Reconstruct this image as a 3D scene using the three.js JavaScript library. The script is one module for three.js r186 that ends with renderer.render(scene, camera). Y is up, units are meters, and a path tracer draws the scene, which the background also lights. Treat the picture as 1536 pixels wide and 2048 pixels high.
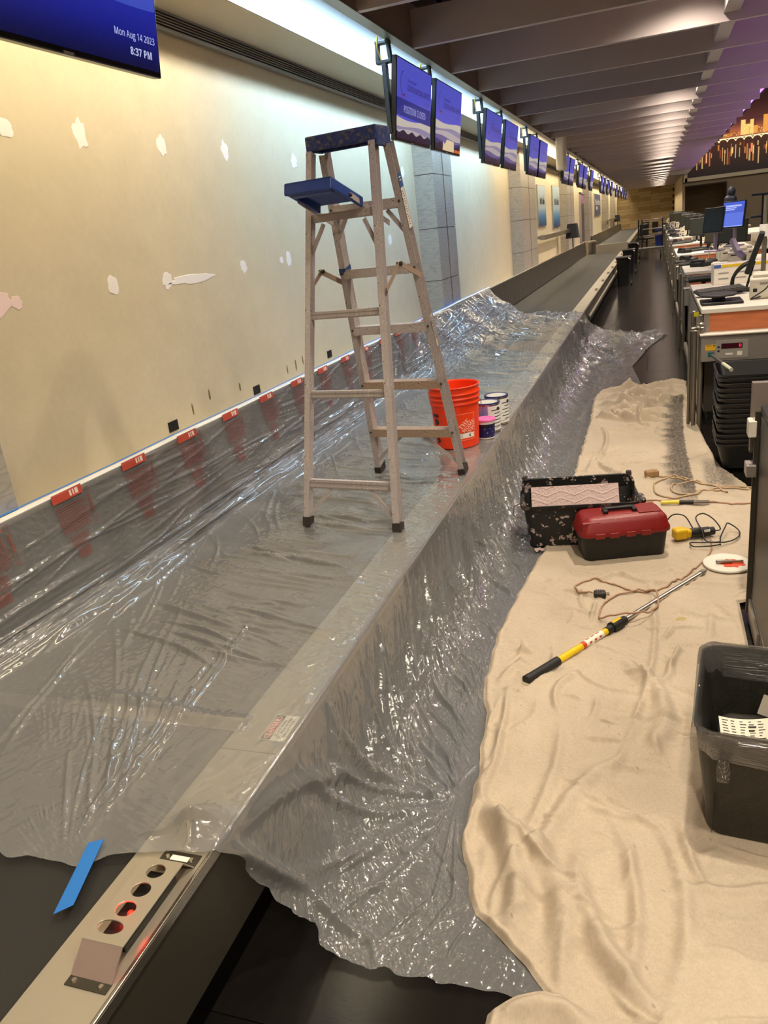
import * as THREE from 'three';
import { RoundedBoxGeometry } from 'three/addons/geometries/RoundedBoxGeometry.js';
import { mergeGeometries, toCreasedNormals } from 'three/addons/utils/BufferGeometryUtils.js';
import { RectAreaLightUniformsLib } from 'three/addons/lights/RectAreaLightUniformsLib.js';
import { createNoise2D } from 'simplex-noise';

// ───────────────────────── camera, light, exposure ─────────────────────────
const scene = new THREE.Scene();
scene.background = new THREE.Color(0x000000);
const EYE = 1.68;
const camera = new THREE.PerspectiveCamera(67.24, 1536 / 2048, 0.05, 200);
camera.position.set(0, EYE, 0);
camera.rotation.order = 'YXZ';
camera.rotation.set(-0.337739, 0.358087, -0.117671);
const renderer = new THREE.WebGLRenderer();
renderer.toneMapping = THREE.LinearToneMapping;
renderer.toneMappingExposure = 1.68;
renderer.shadowMap.enabled = true;
RectAreaLightUniformsLib.init();

const WARM = new THREE.Color().setRGB(1.0, 0.84, 0.57);
const COOL = new THREE.Color().setRGB(0.47, 0.73, 1.0);
const LAMPW = new THREE.Color().setRGB(1.0, 0.875, 0.70);
const PURPLE = new THREE.Color().setRGB(0.62, 0.22, 1.0);
// [z from, z to, colour, strength]: fluorescent strips behind the ceiling fascia
const COVE = [[1.5, -2.1, WARM, 9.5], [-2.2, -4.6, WARM, 9.5], [-4.8, -9.0, COOL, 13], [-9.2, -13.2, COOL, 13], [-13.4, -20, WARM, 9], [-20.2, -30, WARM, 9], [-30.2, -45, WARM, 9], [-45.2, -59, WARM, 9]];
const DOWNLIGHTS = [0.6, -2.0, -4.45, -7.0];
for (let k = 5; k < 43; k += k < 16 ? 1 : 2) DOWNLIGHTS.push(-6.4 - 1.22 * k + 0.62);
const DOWN_X = 0.23, DOWN_I = 14;
// hall luminaires beyond the counters, out of the frame: [x, y, z, width along x, length along z, colour, strength]
const HALL = [[4.2, 5.6, 0.8, 1.6, 6, LAMPW, 9], [4.2, 5.6, -9, 1.2, 6, LAMPW, 5], [5.2, 5.6, -22, 1.2, 8, LAMPW, 7], [5.0, 5.6, -36, 1.2, 6, LAMPW, 7]];
// [x, y, z, length, strength]: purple wash along the far edge of the slatted canopy
const WASH = [[1.72, 3.42, -13, 14, 1.0], [1.72, 3.42, -28, 14, 1.2]];

// ───────────────────────── helpers ─────────────────────────
function mulberry(a) { return () => { a |= 0; a = a + 0x6D2B79F5 | 0; let t = Math.imul(a ^ a >>> 15, 1 | a); t = t + Math.imul(t ^ t >>> 7, 61 | t) ^ t; return ((t ^ t >>> 14) >>> 0) / 4294967296; }; }
const rnd = mulberry(20230814);
const n2 = createNoise2D(mulberry(11)), n2b = createNoise2D(mulberry(29)), n2c = createNoise2D(mulberry(43));
const V = (x, y, z) => new THREE.Vector3(x, y, z);
const clamp = (v, a, b) => Math.min(b, Math.max(a, v));
const lerp = (a, b, t) => a + (b - a) * t;
const smooth = (a, b, x) => { const t = clamp((x - a) / (b - a), 0, 1); return t * t * (3 - 2 * t); };
function knots(list, x) {            // piecewise linear through [[x, y], ...]
  if (x <= list[0][0]) return list[0][1];
  for (let i = 1; i < list.length; i++) if (x <= list[i][0]) return lerp(list[i - 1][1], list[i][1], (x - list[i - 1][0]) / (list[i][0] - list[i - 1][0]));
  return list[list.length - 1][1];
}
function fbm(f, x, y, o = 4) { let a = 0.5, s = 0; for (let i = 0; i < o; i++) { s += a * f(x, y); x *= 2.03; y *= 2.03; a *= 0.5; } return s; }
const used = {};
function numbered(name) { const n = used[name] = (used[name] ?? -1) + 1; return n ? name + '_' + String(n).padStart(3, '0') : name; }
function shadows(o) { o.castShadow = o.receiveShadow = true; return o; }
function part(name, geo, m, parent) {
  const o = shadows(new THREE.Mesh(Array.isArray(geo) ? merge(geo) : geo, m));
  o.name = name; parent.add(o); return o;
}
function tag(o, label, category, group, kind) {
  o.userData = { label, category };
  if (group) o.userData.group = group;
  if (kind) o.userData.kind = kind;
  return o;
}
function thing(name, label, category, pos = [0, 0, 0], turn = 0, group, kind) {
  const o = new THREE.Group(); o.name = numbered(name); scene.add(o);
  o.position.set(...pos); o.rotation.y = turn;
  return tag(o, label, category, group, kind);
}
function solo(name, geo, m, label, category, group, kind) {
  const o = part(numbered(name), geo, m, scene);
  return tag(o, label, category, group, kind);
}
function copy(src, pos, turn, label, group) {
  const c = src.clone(); c.name = numbered(src.name.replace(/_\d{3}$/, '')); scene.add(c);
  c.position.set(...pos); c.rotation.y = turn ?? src.rotation.y;
  c.userData = { ...src.userData }; if (label) c.userData.label = label; if (group) c.userData.group = group;
  return c;
}
// uv in metres from the dominant direction of the face
function metric(g, swap = false) {
  g = g.index ? g.toNonIndexed() : g;
  const p = g.attributes.position, uv = new Float32Array(p.count * 2), a = V(), b = V(), c = V();
  for (let i = 0; i < p.count; i += 3) {
    a.fromBufferAttribute(p, i); b.fromBufferAttribute(p, i + 1); c.fromBufferAttribute(p, i + 2);
    const n = b.clone().sub(a).cross(c.clone().sub(a)), ax = Math.abs(n.x), ay = Math.abs(n.y), az = Math.abs(n.z);
    [a, b, c].forEach((v, k) => {
      let u, w;
      if (ax >= ay && ax >= az) { u = v.z; w = v.y; } else if (ay >= az) { u = v.z; w = v.x; } else { u = v.x; w = v.y; }
      if (swap) [u, w] = [w, u];
      uv[2 * (i + k)] = u; uv[2 * (i + k) + 1] = w;
    });
  }
  g.setAttribute('uv', new THREE.BufferAttribute(uv, 2));
  return g;
}
function merge(list) {
  const flat = list.map((g) => {
    g = g.index ? g.toNonIndexed() : g.clone();
    for (const k of Object.keys(g.attributes)) if (!['position', 'normal', 'uv'].includes(k)) g.deleteAttribute(k);
    if (!g.attributes.uv) g.setAttribute('uv', new THREE.BufferAttribute(new Float32Array(g.attributes.position.count * 2), 2));
    if (!g.attributes.normal) g.computeVertexNormals();
    g.morphAttributes = {}; g.clearGroups();
    return g;
  });
  return mergeGeometries(flat);
}
const bx = (x0, x1, y0, y1, z0, z1) => metric(new THREE.BoxGeometry(Math.abs(x1 - x0), Math.abs(y1 - y0), Math.abs(z1 - z0)).translate((x0 + x1) / 2, (y0 + y1) / 2, (z0 + z1) / 2));
const rb = (w, h, d, r, x = 0, y = 0, z = 0, s = 2) => metric(new RoundedBoxGeometry(w, h, d, s, Math.min(r, w / 2.01, h / 2.01, d / 2.01)).translate(x, y, z));
const rbx = (x0, x1, y0, y1, z0, z1, r = 0.004) => rb(Math.abs(x1 - x0), Math.abs(y1 - y0), Math.abs(z1 - z0), r, (x0 + x1) / 2, (y0 + y1) / 2, (z0 + z1) / 2, 1);
const cyl = (r0, r1, h, x, y, z, seg = 24, open = false) => new THREE.CylinderGeometry(r1, r0, h, seg, 1, open).translate(x, y + h / 2, z);
const lathe = (pts, seg = 40) => new THREE.LatheGeometry(pts.map(([r, y]) => new THREE.Vector2(r, y)), seg);
function frameOf(a, b, up = V(0, 1, 0)) {      // local z runs from a to b
  const d = b.clone().sub(a).normalize(); if (Math.abs(d.dot(up)) > 0.99) up = V(1, 0, 0);
  const x = up.clone().cross(d).normalize(), y = d.clone().cross(x);
  return new THREE.Matrix4().makeBasis(x, y, d).setPosition(a);
}
function prism(a, b, poly, up) {                // a polygon [[x, y]...] swept straight from a to b
  const s = new THREE.Shape(poly.map(([x, y]) => new THREE.Vector2(x, y)));
  const g = new THREE.ExtrudeGeometry(s, { depth: a.distanceTo(b), bevelEnabled: false, steps: 1 });
  return metric(g).applyMatrix4(frameOf(a, b, up));
}
const rectPoly = (w, h) => [[-w / 2, -h / 2], [w / 2, -h / 2], [w / 2, h / 2], [-w / 2, h / 2]];
const bar = (a, b, w, h, up) => prism(a, b, rectPoly(w, h), up);
const tube = (pts, r, seg = 64, rad = 8, closed = false) => new THREE.TubeGeometry(new THREE.CatmullRomCurve3(pts.map((p) => p.isVector3 ? p : V(...p)), closed, 'centripetal'), seg, r, rad, closed);
const rod = (a, b, r, seg = 12) => new THREE.CylinderGeometry(r, r, a.distanceTo(b), seg).rotateX(Math.PI / 2).translate(0, 0, a.distanceTo(b) / 2).applyMatrix4(frameOf(a, b));
function roundRect(w, d, r, n = 6) {
  const out = [];
  for (const [cx, cz, a0] of [[w / 2 - r, d / 2 - r, 0], [-w / 2 + r, d / 2 - r, 90], [-w / 2 + r, -d / 2 + r, 180], [w / 2 - r, -d / 2 + r, 270]])
    for (let i = 0; i <= n; i++) { const a = (a0 + 90 * i / n) * Math.PI / 180; out.push([cx + r * Math.cos(a), cz + r * Math.sin(a)]); }
  return out;
}
// rings: [[w, d, r, y], ...] joined into one skin; for tubs, bins and boxes with rounded corners
function rings(list, n = 6, capFirst = true, capLast = false) {
  const loops = list.map(([w, d, r, y]) => roundRect(w, d, r, n).map(([x, z]) => [x, y, z])), m = loops[0].length;
  const pos = [], idx = [];
  for (const l of loops) for (const p of l) pos.push(...p);
  for (let k = 0; k + 1 < loops.length; k++) for (let i = 0; i < m; i++) { const j = (i + 1) % m, a = k * m + i, b = k * m + j, c = (k + 1) * m + i, d = (k + 1) * m + j; idx.push(a, c, b, b, c, d); }
  const cap = (k, flip) => { const at = pos.length / 3; pos.push(0, list[k][3], 0); for (let i = 0; i < m; i++) { const j = (i + 1) % m; flip ? idx.push(at, k * m + j, k * m + i) : idx.push(at, k * m + i, k * m + j); } };
  if (capFirst) cap(0, false);
  if (capLast) cap(loops.length - 1, true);
  let g = new THREE.BufferGeometry(); g.setAttribute('position', new THREE.Float32BufferAttribute(pos, 3)); g.setIndex(idx);
  g = toCreasedNormals(g, 0.7); return metric(g);
}
// ───────────────────────── textures ─────────────────────────
function dataTex(w, h, fn, color = true, repeat = null) {
  const d = new Uint8Array(w * h * 4);
  for (let y = 0; y < h; y++) for (let x = 0; x < w; x++) { const c = fn(x / w, y / h, x, y), i = 4 * (y * w + x); d[i] = clamp(c[0], 0, 255); d[i + 1] = clamp(c[1], 0, 255); d[i + 2] = clamp(c[2], 0, 255); d[i + 3] = c[3] ?? 255; }
  const t = new THREE.DataTexture(d, w, h); t.wrapS = t.wrapT = THREE.RepeatWrapping; t.magFilter = THREE.LinearFilter; t.minFilter = THREE.LinearMipmapLinearFilter;
  if (color) t.colorSpace = THREE.SRGBColorSpace;
  if (repeat) t.repeat.set(...repeat);
  t.needsUpdate = true; return t;
}
const again = (t, u, v) => { const c = t.clone(); c.repeat.set(u, v); c.needsUpdate = true; return c; };
function canvasTex(w, h, draw) {
  const c = document.createElement('canvas'); c.width = w; c.height = h; draw(c.getContext('2d'), w, h);
  const t = new THREE.CanvasTexture(c); t.colorSpace = THREE.SRGBColorSpace; return t;
}
// tiling noise made on a torus of two blended offsets
const tileN = (f, u, v, s, t = s) => { const a = f(u * s, v * t), b = f((u - 1) * s, v * t), c = f(u * s, (v - 1) * t), d = f((u - 1) * s, (v - 1) * t); return lerp(lerp(a, b, u), lerp(c, d, u), v) * 1.3; };
const std = (color, roughness = 0.6, metalness = 0, o = {}) => new THREE.MeshStandardMaterial({ color, roughness, metalness, ...o });
const phy = (color, roughness, o = {}) => new THREE.MeshPhysicalMaterial({ color, roughness, ...o });
// ───────────────────────── materials of the setting ─────────────────────────
const brushed = dataTex(512, 512, (u, v) => { const s = 128 + 60 * tileN(n2, u, v, 6, 200) + 30 * tileN(n2b, u, v, 10, 400); return [s, s, s]; }, false);
const blotch = dataTex(512, 512, (u, v) => { const s = 215 + 18 * tileN(n2, u, v, 4) + 12 * tileN(n2b, u, v, 19); return [s, s, s]; }, false);
const fineBump = dataTex(512, 512, (u, v) => { const s = 128 + 50 * tileN(n2, u, v, 40) + 50 * tileN(n2c, u, v, 90); return [s, s, s]; }, false);
const plaster = dataTex(1024, 1024, (u, v) => {
  const a = 4 * tileN(n2, u, v, 3) + 3 * tileN(n2b, u, v, 14) + 2 * tileN(n2c, u, v, 60);
  const mud = 0;
  return [208 + a + mud, 194 + a + mud, 164 + a + mud];
}, true, [0.25, 0.25]);
const stoneTile = dataTex(512, 512, (u, v) => {        // limestone-look tile with thin level veins
  const w = tileN(n2, u, v, 3) * 0.5, vein = Math.pow(1 - Math.abs(tileN(n2b, u + w * 0.05, v, 3, 16)), 8), f = tileN(n2c, u, v, 6, 40);
  const s = 1 - 0.13 * vein - 0.03 * f; return [168 * s, 160 * s, 148 * s];
}, true, [1.3, 1.3]);
const plankTex = dataTex(512, 512, (u, v) => { const s = 1 + 0.06 * tileN(n2, u, v, 3, 12) + 0.03 * tileN(n2b, u, v, 6, 50); return [186 * s, 164 * s, 122 * s]; }, true, [0.4, 1.2]);
const woodTex = dataTex(512, 512, (u, v) => { const s = 1 + 0.12 * tileN(n2, u, v, 3, 20) + 0.06 * tileN(n2b, u, v, 5, 60); return [168 * s, 112 * s, 62 * s]; }, true, [1, 1]);
const slate = dataTex(1024, 1024, (u, v) => { const s = 1 + 0.07 * tileN(n2, u, v, 6) + 0.06 * tileN(n2b, u, v, 40); return [24 * s, 22 * s, 20 * s]; }, true, [0.5, 0.5]);
const slateBump = dataTex(512, 512, (u, v) => { const s = 128 + 50 * tileN(n2b, u, v, 60, 12) + 40 * tileN(n2, u, v, 24); return [s, s, s]; }, false, [1.6, 1.6]);
const M = {
  wall: std(0xffffff, 0.75, 0, { map: plaster, bumpMap: again(fineBump, 2, 2), bumpScale: 0.0007 }),
  spackle: std(0xf1e9e4, 0.85), spacklePink: std(0xf0d4d2, 0.85), scuff: std(0x86704f, 0.9),
  column: std(0xffffff, 0.5, 0, { map: stoneTile }), grout: std(0x3b342c, 0.9),
  plank: std(0xffffff, 0.6, 0, { map: plankTex }), plankB: std(0xe6ded2, 0.6, 0, { map: plankTex }),
  soffit: std(0xcdc2ac, 0.7), soffitFace: std(0xb9b8b4, 0.6),
  alu: std(0xa9a7a2, 0.45, 0.8), dark: std(0x0b0a09, 0.6),
  fascia: std(0x7d6f68, 0.5, 0.1), baffle: std(0xb6aaa9, 0.45, 0.1),
  ceilWood: std(0xffffff, 0.6, 0, { map: woodTex }), roof: std(0x2c231b, 0.9), hall: std(0x8a7a66, 0.85),
  floor: std(0xffffff, 0.2, 0, { map: slate, bumpMap: slateBump, bumpScale: 0.00012 }),
  groutFloor: std(0x17140f, 0.9),
  steel: std(0xb2aa98, 0.42, 0.55, { roughnessMap: again(blotch, 1, 1), bumpMap: again(brushed, 0.3, 3), bumpScale: 0.00005 }),
  steelDark: std(0x4b463c, 0.5, 0.7), steelShiny: std(0xb8b2a6, 0.22, 0.95),
  belt: std(0x211f1c, 0.62, 0, { bumpMap: again(fineBump, 3, 3), bumpScale: 0.0005 }),
  backPanel: std(0x4a453d, 0.5, 0.5, { roughnessMap: again(blotch, 1, 1) }),
  black: std(0x0c0b0a, 0.5), blackGloss: std(0x0a0a0b, 0.22), rubber: std(0x141312, 0.75),
  white: std(0xe6e2da, 0.5),
};
M.tube = std(0xffffff, 0.5, 0, { emissive: 0xffffff, emissiveIntensity: 2 });
const STRUCT = 'structure';
// [height, z, tall, long] on the service wall
const PATCHES = [[2.278, -2.83, 0.07, 0.09], [2.29, -3.3, 0.115, 0.08], [2.282, -3.96, 0.095, 0.075], [2.299, -4.65, 0.1, 0.075], [2.293, -5.67, 0.1, 0.09], [2.297, -6.38, 0.1, 0.09], [1.619, -3.3, 0.085, 0.075],
  [1.593, -4.02, 0.045, 0.44], [1.6, -3.77, 0.075, 0.09], [1.618, -4.65, 0.075, 0.075], [1.625, -5.34, 0.095, 0.075], [1.624, -5.22, 0.04, 0.05], [1.611, -2.56, 0.09, 0.12], [1.604, -2.65, 0.05, 0.05], [2.317, -8.42, 0.1, 0.1], [2.473, -9.9, 0.1, 0.12], [1.67, -7.76, 0.09, 0.1], [1.45, -6.5, 0.05, 0.08]];
const SCUFFS = [[0.93, -3.97, 0.05, 0.012], [0.885, -5.2, 0.07, 0.015], [0.9, -5.33, 0.05, 0.01], [0.9, -4.34, 0.04, 0.012], [0.89, -3.77, 0.05, 0.008], [0.88, -5.05, 0.05, 0.01]];

// ───────────────────────── floor ─────────────────────────
{
  const f = thing('floor', 'dark slate tile floor of the service aisle and hall', 'floor', [0, 0, 0], 0, null, STRUCT);
  part('screed', bx(-3.2, 14.4, -0.25, -0.006, 4.4, -60.4), M.groutFloor, f);
  const tiles = [0, 1, 2].map((i) => { const m = M.floor.clone(); m.color = new THREE.Color([0xffffff, 0xe4e2e0, 0xf6efe8][i]); return m; });
  const geo = bx(-0.498, 0.498, -0.02, 0, -0.488, 0.488);
  for (let k = -3; k < 32; k++) {
    const z0 = -1.08 - 0.98 * k, off = (k % 2 === 0 ? -0.08 : -0.58);
    for (let n = -1; n <= 1; n++) {
      const xc = off + n + 0.5; if (xc < -1.6 || xc > 1.2) continue;
      const t = part('tile', geo, tiles[Math.floor(rnd() * 3)], f); t.position.set(xc, 0, z0 - 0.49);
    }
  }
  part('far_paving', [bx(1.6, 14.4, -0.03, -0.002, 4.4, -32.2), bx(-3.2, 14.4, -0.03, -0.002, -32.4, -60.4), bx(-3.2, -1.6, -0.03, -0.002, 4.4, -32.4)], M.floor, f);
}
// ───────────────────────── service wall with spackle patches ─────────────────────────
const WX = -2.5;
{
  const w = thing('wall_left', 'cream plaster wall with pale spackle patches behind the conveyor', 'wall', [0, 0, 0], 0, null, STRUCT);
  part('plaster', metric(new THREE.BoxGeometry(0.16, 3.5, 64.4).translate(WX - 0.08, 1.75, -28.2)), M.wall, w);
  const blob = (cy, cz, h, l, m, name) => {
    const pts = [], a0 = rnd() * 9; for (let i = 0; i < 18; i++) { const a = i / 18 * Math.PI * 2, r = 1 + 0.28 * n2(Math.cos(a) * 1.3 + a0, Math.sin(a) * 1.3 + cz * 3); pts.push(new THREE.Vector2(Math.cos(a) * l / 2 * r, Math.sin(a) * h / 2 * r)); }
    const g = new THREE.ExtrudeGeometry(new THREE.Shape(pts), { depth: 0.0012, bevelEnabled: true, bevelSize: 0.004, bevelThickness: 0.0008, bevelSegments: 1 });
    const o = part(name, g.rotateY(Math.PI / 2), m, w); o.position.set(WX, cy, cz);
  };
  // [height, z, tall, long]
  for (const [y, z, h, l] of PATCHES) blob(y, z, h, l, z === -2.56 || z === -2.65 ? M.spacklePink : M.spackle, 'spackle_patch');
  for (const [y, z, h, l] of SCUFFS) blob(y, z, h, l, M.scuff, 'scuff_mark');
  for (const [y, z] of [[0.82, -3.55], [0.81, -4.55], [0.83, -5.85]]) { part('cable_opening', bx(WX - 0.01, WX + 0.004, y, y + 0.055, z - 0.045, z + 0.045), M.dark, w); }
}
// soffit, lit face and slot diffuser over the wall
{
  const s = thing('trim_1', 'beige soffit with a bright lit face along the top of the wall', 'soffit', [0, 0, 0], 0, null, STRUCT);
  part('soffit_box', bx(-2.66, -2.135, 2.95, 3.5, 4, -60), M.soffit, s);
  part('lit_face', bx(-2.135, -2.13, 2.952, 3.5, 4, -60), M.soffitFace, s);
  part('cove_cap', bx(-2.135, -1.7, 3.46, 3.5, 4, -60), M.soffitFace, s);
  const v = thing('slot_diffuser', 'long aluminium slot air diffuser along the top of the wall', 'air diffuser', [0, 0, 0], 0, null, STRUCT);
  part('backing', bx(WX, WX + 0.012, 2.86, 2.948, 3.9, -59.9), M.dark, v);
  for (const [y0, y1] of [[2.852, 2.872], [2.94, 2.9495]]) part('rail', rbx(WX, WX + 0.03, y0, y1, 3.9, -59.9, 0.003), M.alu, v);
  for (let i = 0; i < 4; i++) part('blade', bx(WX + 0.004, WX + 0.026, 2.882 + i * 0.0145, 2.888 + i * 0.0145, 3.9, -59.9), M.alu, v);
}
// tiled columns standing proud of the wall: [z near, z far]
const COLS = [[-1.15, -2.16], [-8.84, -9.7], [-15.0, -16.9], [-23.2, -25.1], [-30.9, -32.6], [-42, -44], [-50, -52]];
COLS.forEach(([za, zb], i) => {
  const c = thing('column', ['veined tile pilaster at the start of the patched wall', 'veined tile pilaster standing behind the stepladder', 'veined tile pilaster behind the third pair of screens', 'veined tile pilaster past the two blue posters', 'veined tile pilaster beside the purple door', 'veined tile pilaster past the blue sign', 'veined tile pilaster next to the end wall'][i], 'column', [0, 0, 0], 0, null, STRUCT);
  const x0 = WX, x1 = -2.28; part('core', bx(x0, x1 - 0.012, 0.73, 2.949, za - 0.012, zb + 0.012), M.grout, c);
  const mid = (za + zb) / 2, cm = M.column;
  for (let k = 0; k < 6; k++) {
    const y0 = Math.max(0.73, 0.62 + k * 0.56), y1 = Math.min(2.947, 0.62 + k * 0.56 + 0.553); if (y0 > 2.94) continue;
    part('tile', bx(x0, x1 - 0.004, y0, y1, za - 0.012, za), cm, c);
    part('tile', bx(x1 - 0.012, x1, y0, y1, za - 0.002, mid + 0.012), cm, c);
    part('tile', bx(x1 - 0.012, x1, y0, y1, mid - 0.012, zb), cm, c);
  }
  part('steel_strip', bx(x1 - 0.01, x1 + 0.004, 0.73, 2.947, mid - 0.011, mid + 0.011), M.steelShiny, c);
});
// ───────────────────────── ceiling of deep cross baffles ─────────────────────────
{
  const c = thing('ceiling', 'grey metal ceiling of deep cross baffles under a wood slat ceiling', 'ceiling', [0, 0, 0], 0, null, STRUCT);
  part('fascia', bx(-1.78, -1.72, 3.0, 3.3, 4, -60), M.fascia, c);
  part('fascia_lip', bx(-1.80, -1.72, 2.995, 3.004, 4, -60), M.alu, c);
  part('upper_fascia', bx(-1.76, -1.70, 3.3, 3.9, 4, -60), M.roof, c);
  const g = bx(-1.72, 1.42, 0, 0.25, -0.028, 0.028);
  for (let k = -7; k <= 43; k++) { const b = part('baffle', g, M.baffle, c); b.position.set(0, 3.0, -6.4 - 1.22 * k); }
  part('carrier_beam', bx(0.5, 0.62, 3.06, 3.42, 4, -60), M.baffle, c);
  part('carrier_beam', bx(-1.0, -0.92, 3.25, 3.42, 4, -60), M.baffle, c);
  part('roof_slab', [bx(-2.7, 1.9, 3.9, 4.05, 4.4, -60.4), bx(1.75, 1.9, 3.9, 6.7, 4.4, -60.4), bx(1.75, 14.4, 6.6, 6.8, 4.4, -60.4)], M.roof, c);
  const slats = []; for (let i = 0; i < 50; i++) slats.push(bx(-1.65 + i * 0.068, -1.615 + i * 0.068, 3.72, 3.78, 3, -24));
  const sl = part('slat_field', slats, M.ceilWood, c); sl.userData.kind = 'stuff';
  for (let k = 0; k < 12; k++) part('joist', bx(-1.7, 1.75, 3.56, 3.72, -3.2 - k * 1.2, -3.3 - k * 1.2), M.ceilWood, c);
  for (let k = 0; k < 6; k++) part('duct_rail', rod(V(-1.6, 3.5, -4 - k * 2.2), V(0.3, 3.52, -4.6 - k * 2.2), 0.012), M.alu, c);
}
// ───────────────────────── end walls and the hall shell ─────────────────────────
{
  const w = thing('wall_end', 'pale wood-look plank tile wall at the far end of the aisle', 'wall', [0, 0, 0], 0, null, STRUCT);
  part('backing', bx(-2.7, 1.4, 0, 4.0, -60.2, -60.02), M.grout, w);
  for (let k = 0; k < 20; k++) for (let i = 0; i < 3; i++) { const o = (k % 2) * 0.6, x0 = Math.max(-2.5, -2.5 + i * 1.4 - o), x1 = Math.min(1.3, -2.5 + (i + 1) * 1.4 - o); if (x1 - x0 > 0.05) part('plank', bx(x0 + 0.006, x1 - 0.006, k * 0.2 + 0.004, k * 0.2 + 0.196, -60.02, -60), (k * 7 + i) % 3 ? M.plank : M.plankB, w); }
  const h = thing('wall_far', 'brown hall wall under the big night skyline picture', 'wall', [0, 0, 0], 0, null, STRUCT);
  part('upper', bx(1.2, 14.4, 2.45, 6.7, -42.2, -42), M.hall, h);
  part('side_pier', bx(1.2, 1.32, 0, 2.45, -42.2, -42), M.hall, h);
  part('lower', bx(3.12, 14.4, 0, 2.45, -42.2, -42), M.hall, h);
  part('return_wall', bx(1.2, 1.32, 0, 4.0, -42.2, -60.2), M.plank, h);
  part('opening_back', bx(1.3, 3.4, 0, 2.6, -44.4, -44.2), M.plankB, h);
  part('opening_trim', [bx(1.3, 3.14, 2.42, 2.47, -41.97, -42.02), bx(3.09, 3.14, 0, 2.45, -41.97, -42.02)], M.grout, h);
  tag(part('wall_right', bx(14.2, 14.4, 0, 6.7, 4.4, -42.2), M.hall, scene), 'plain brown wall on the far side of the passenger hall', 'wall', null, STRUCT);
  tag(part('wall_back', bx(-2.7, 14.4, 0, 6.7, 4.2, 4.4), M.hall, scene), 'plain brown wall at the start of the passenger hall', 'wall', null, STRUCT);
}
// ───────────────────────── lamps ─────────────────────────
function area(w, h, color, i, pos, look, parent = scene) {
  const l = new THREE.RectAreaLight(color, i, w, h); l.position.set(...pos); parent.add(l); l.lookAt(...look); return l;
}
COVE.forEach(([z0, z1, col, str], i) => {
  const zc = (z0 + z1) / 2, len = Math.abs(z1 - z0);
  const t = thing('cove_strip_light', 'glowing strip light behind the ceiling fascia', 'strip light', [0, 0, 0], 0, 'strip lights hidden in the cove over the wall');
  part('housing', bx(-1.805, -1.782, 3.10, 3.20, z0, z1), M.white, t);
  const m = M.tube.clone(); m.emissive = col.clone();
  part('tube', new THREE.CylinderGeometry(0.014, 0.014, len - 0.04, 10).rotateX(Math.PI / 2).translate(-1.822, 3.14, zc), m, t);
  area(len - 0.04, 0.07, col, str * 4, [-1.842, 3.13, zc], [-2.3, 1.95, zc]);
});
DOWNLIGHTS.forEach((z) => {
  const t = thing('downlight', 'small round downlight between the ceiling baffles', 'downlight', [DOWN_X, 3.42, z], 0, 'downlights over the service aisle');
  part('can', lathe([[0.052, 0], [0.062, 0], [0.062, 0.14], [0.0, 0.14], [0.0, 0.135], [0.052, 0.12], [0.052, 0]], 24), M.alu, t);
  const m = M.tube.clone(); m.emissive = LAMPW.clone(); m.emissiveIntensity = 6;
  part('lens', cyl(0.05, 0.05, 0.008, 0, 0.03, 0, 20), m, t);
  const s = new THREE.SpotLight(LAMPW, DOWN_I * (z < -25 ? 1.2 : z < -9 ? 0.8 : 1), 0, 1.2, 0.8, 2); s.position.set(DOWN_X, 3.415, z); s.target.position.set(DOWN_X, 0, z); s.shadow.radius = 2.5; s.castShadow = true; scene.add(s, s.target);
});
HALL.forEach(([x, y, z, w, l, col, i]) => {
  const t = thing('hall_light_panel', 'long ceiling light panel over the passenger hall', 'light panel', [x, y, z], 0, 'light panels over the passenger hall');
  part('tray', bx(-w / 2 - 0.03, w / 2 + 0.03, 0.01, 0.08, -l / 2 - 0.03, l / 2 + 0.03), M.white, t);
  const m = M.tube.clone(); m.emissive = col.clone(); m.emissiveIntensity = 1; part('diffuser', bx(-w / 2, w / 2, 0, 0.01, -l / 2, l / 2), m, t);
  area(w, l, col, i, [x, y - 0.01, z], [x - 0.6, 0, z]);
});
WASH.forEach(([x, y, z, l, i]) => {
  const t = thing('colour_wash_light', 'long purple wash light over the passenger hall', 'wash light', [x, y, z], 0, 'purple wash lights beside the canopy');
  part('housing', bx(0.0, 0.013, -0.1, 0.12, -l / 2, l / 2), M.black, t);
  const m = M.tube.clone(); m.emissive = PURPLE.clone(); m.emissiveIntensity = 1; part('diffuser', bx(-0.015, 0, -0.06, 0.06, -l / 2, l / 2), m, t);
  area(l, 0.12, PURPLE, i * 4, [x - 0.02, y, z], [0.2, 3.1, z]);
});
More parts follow.
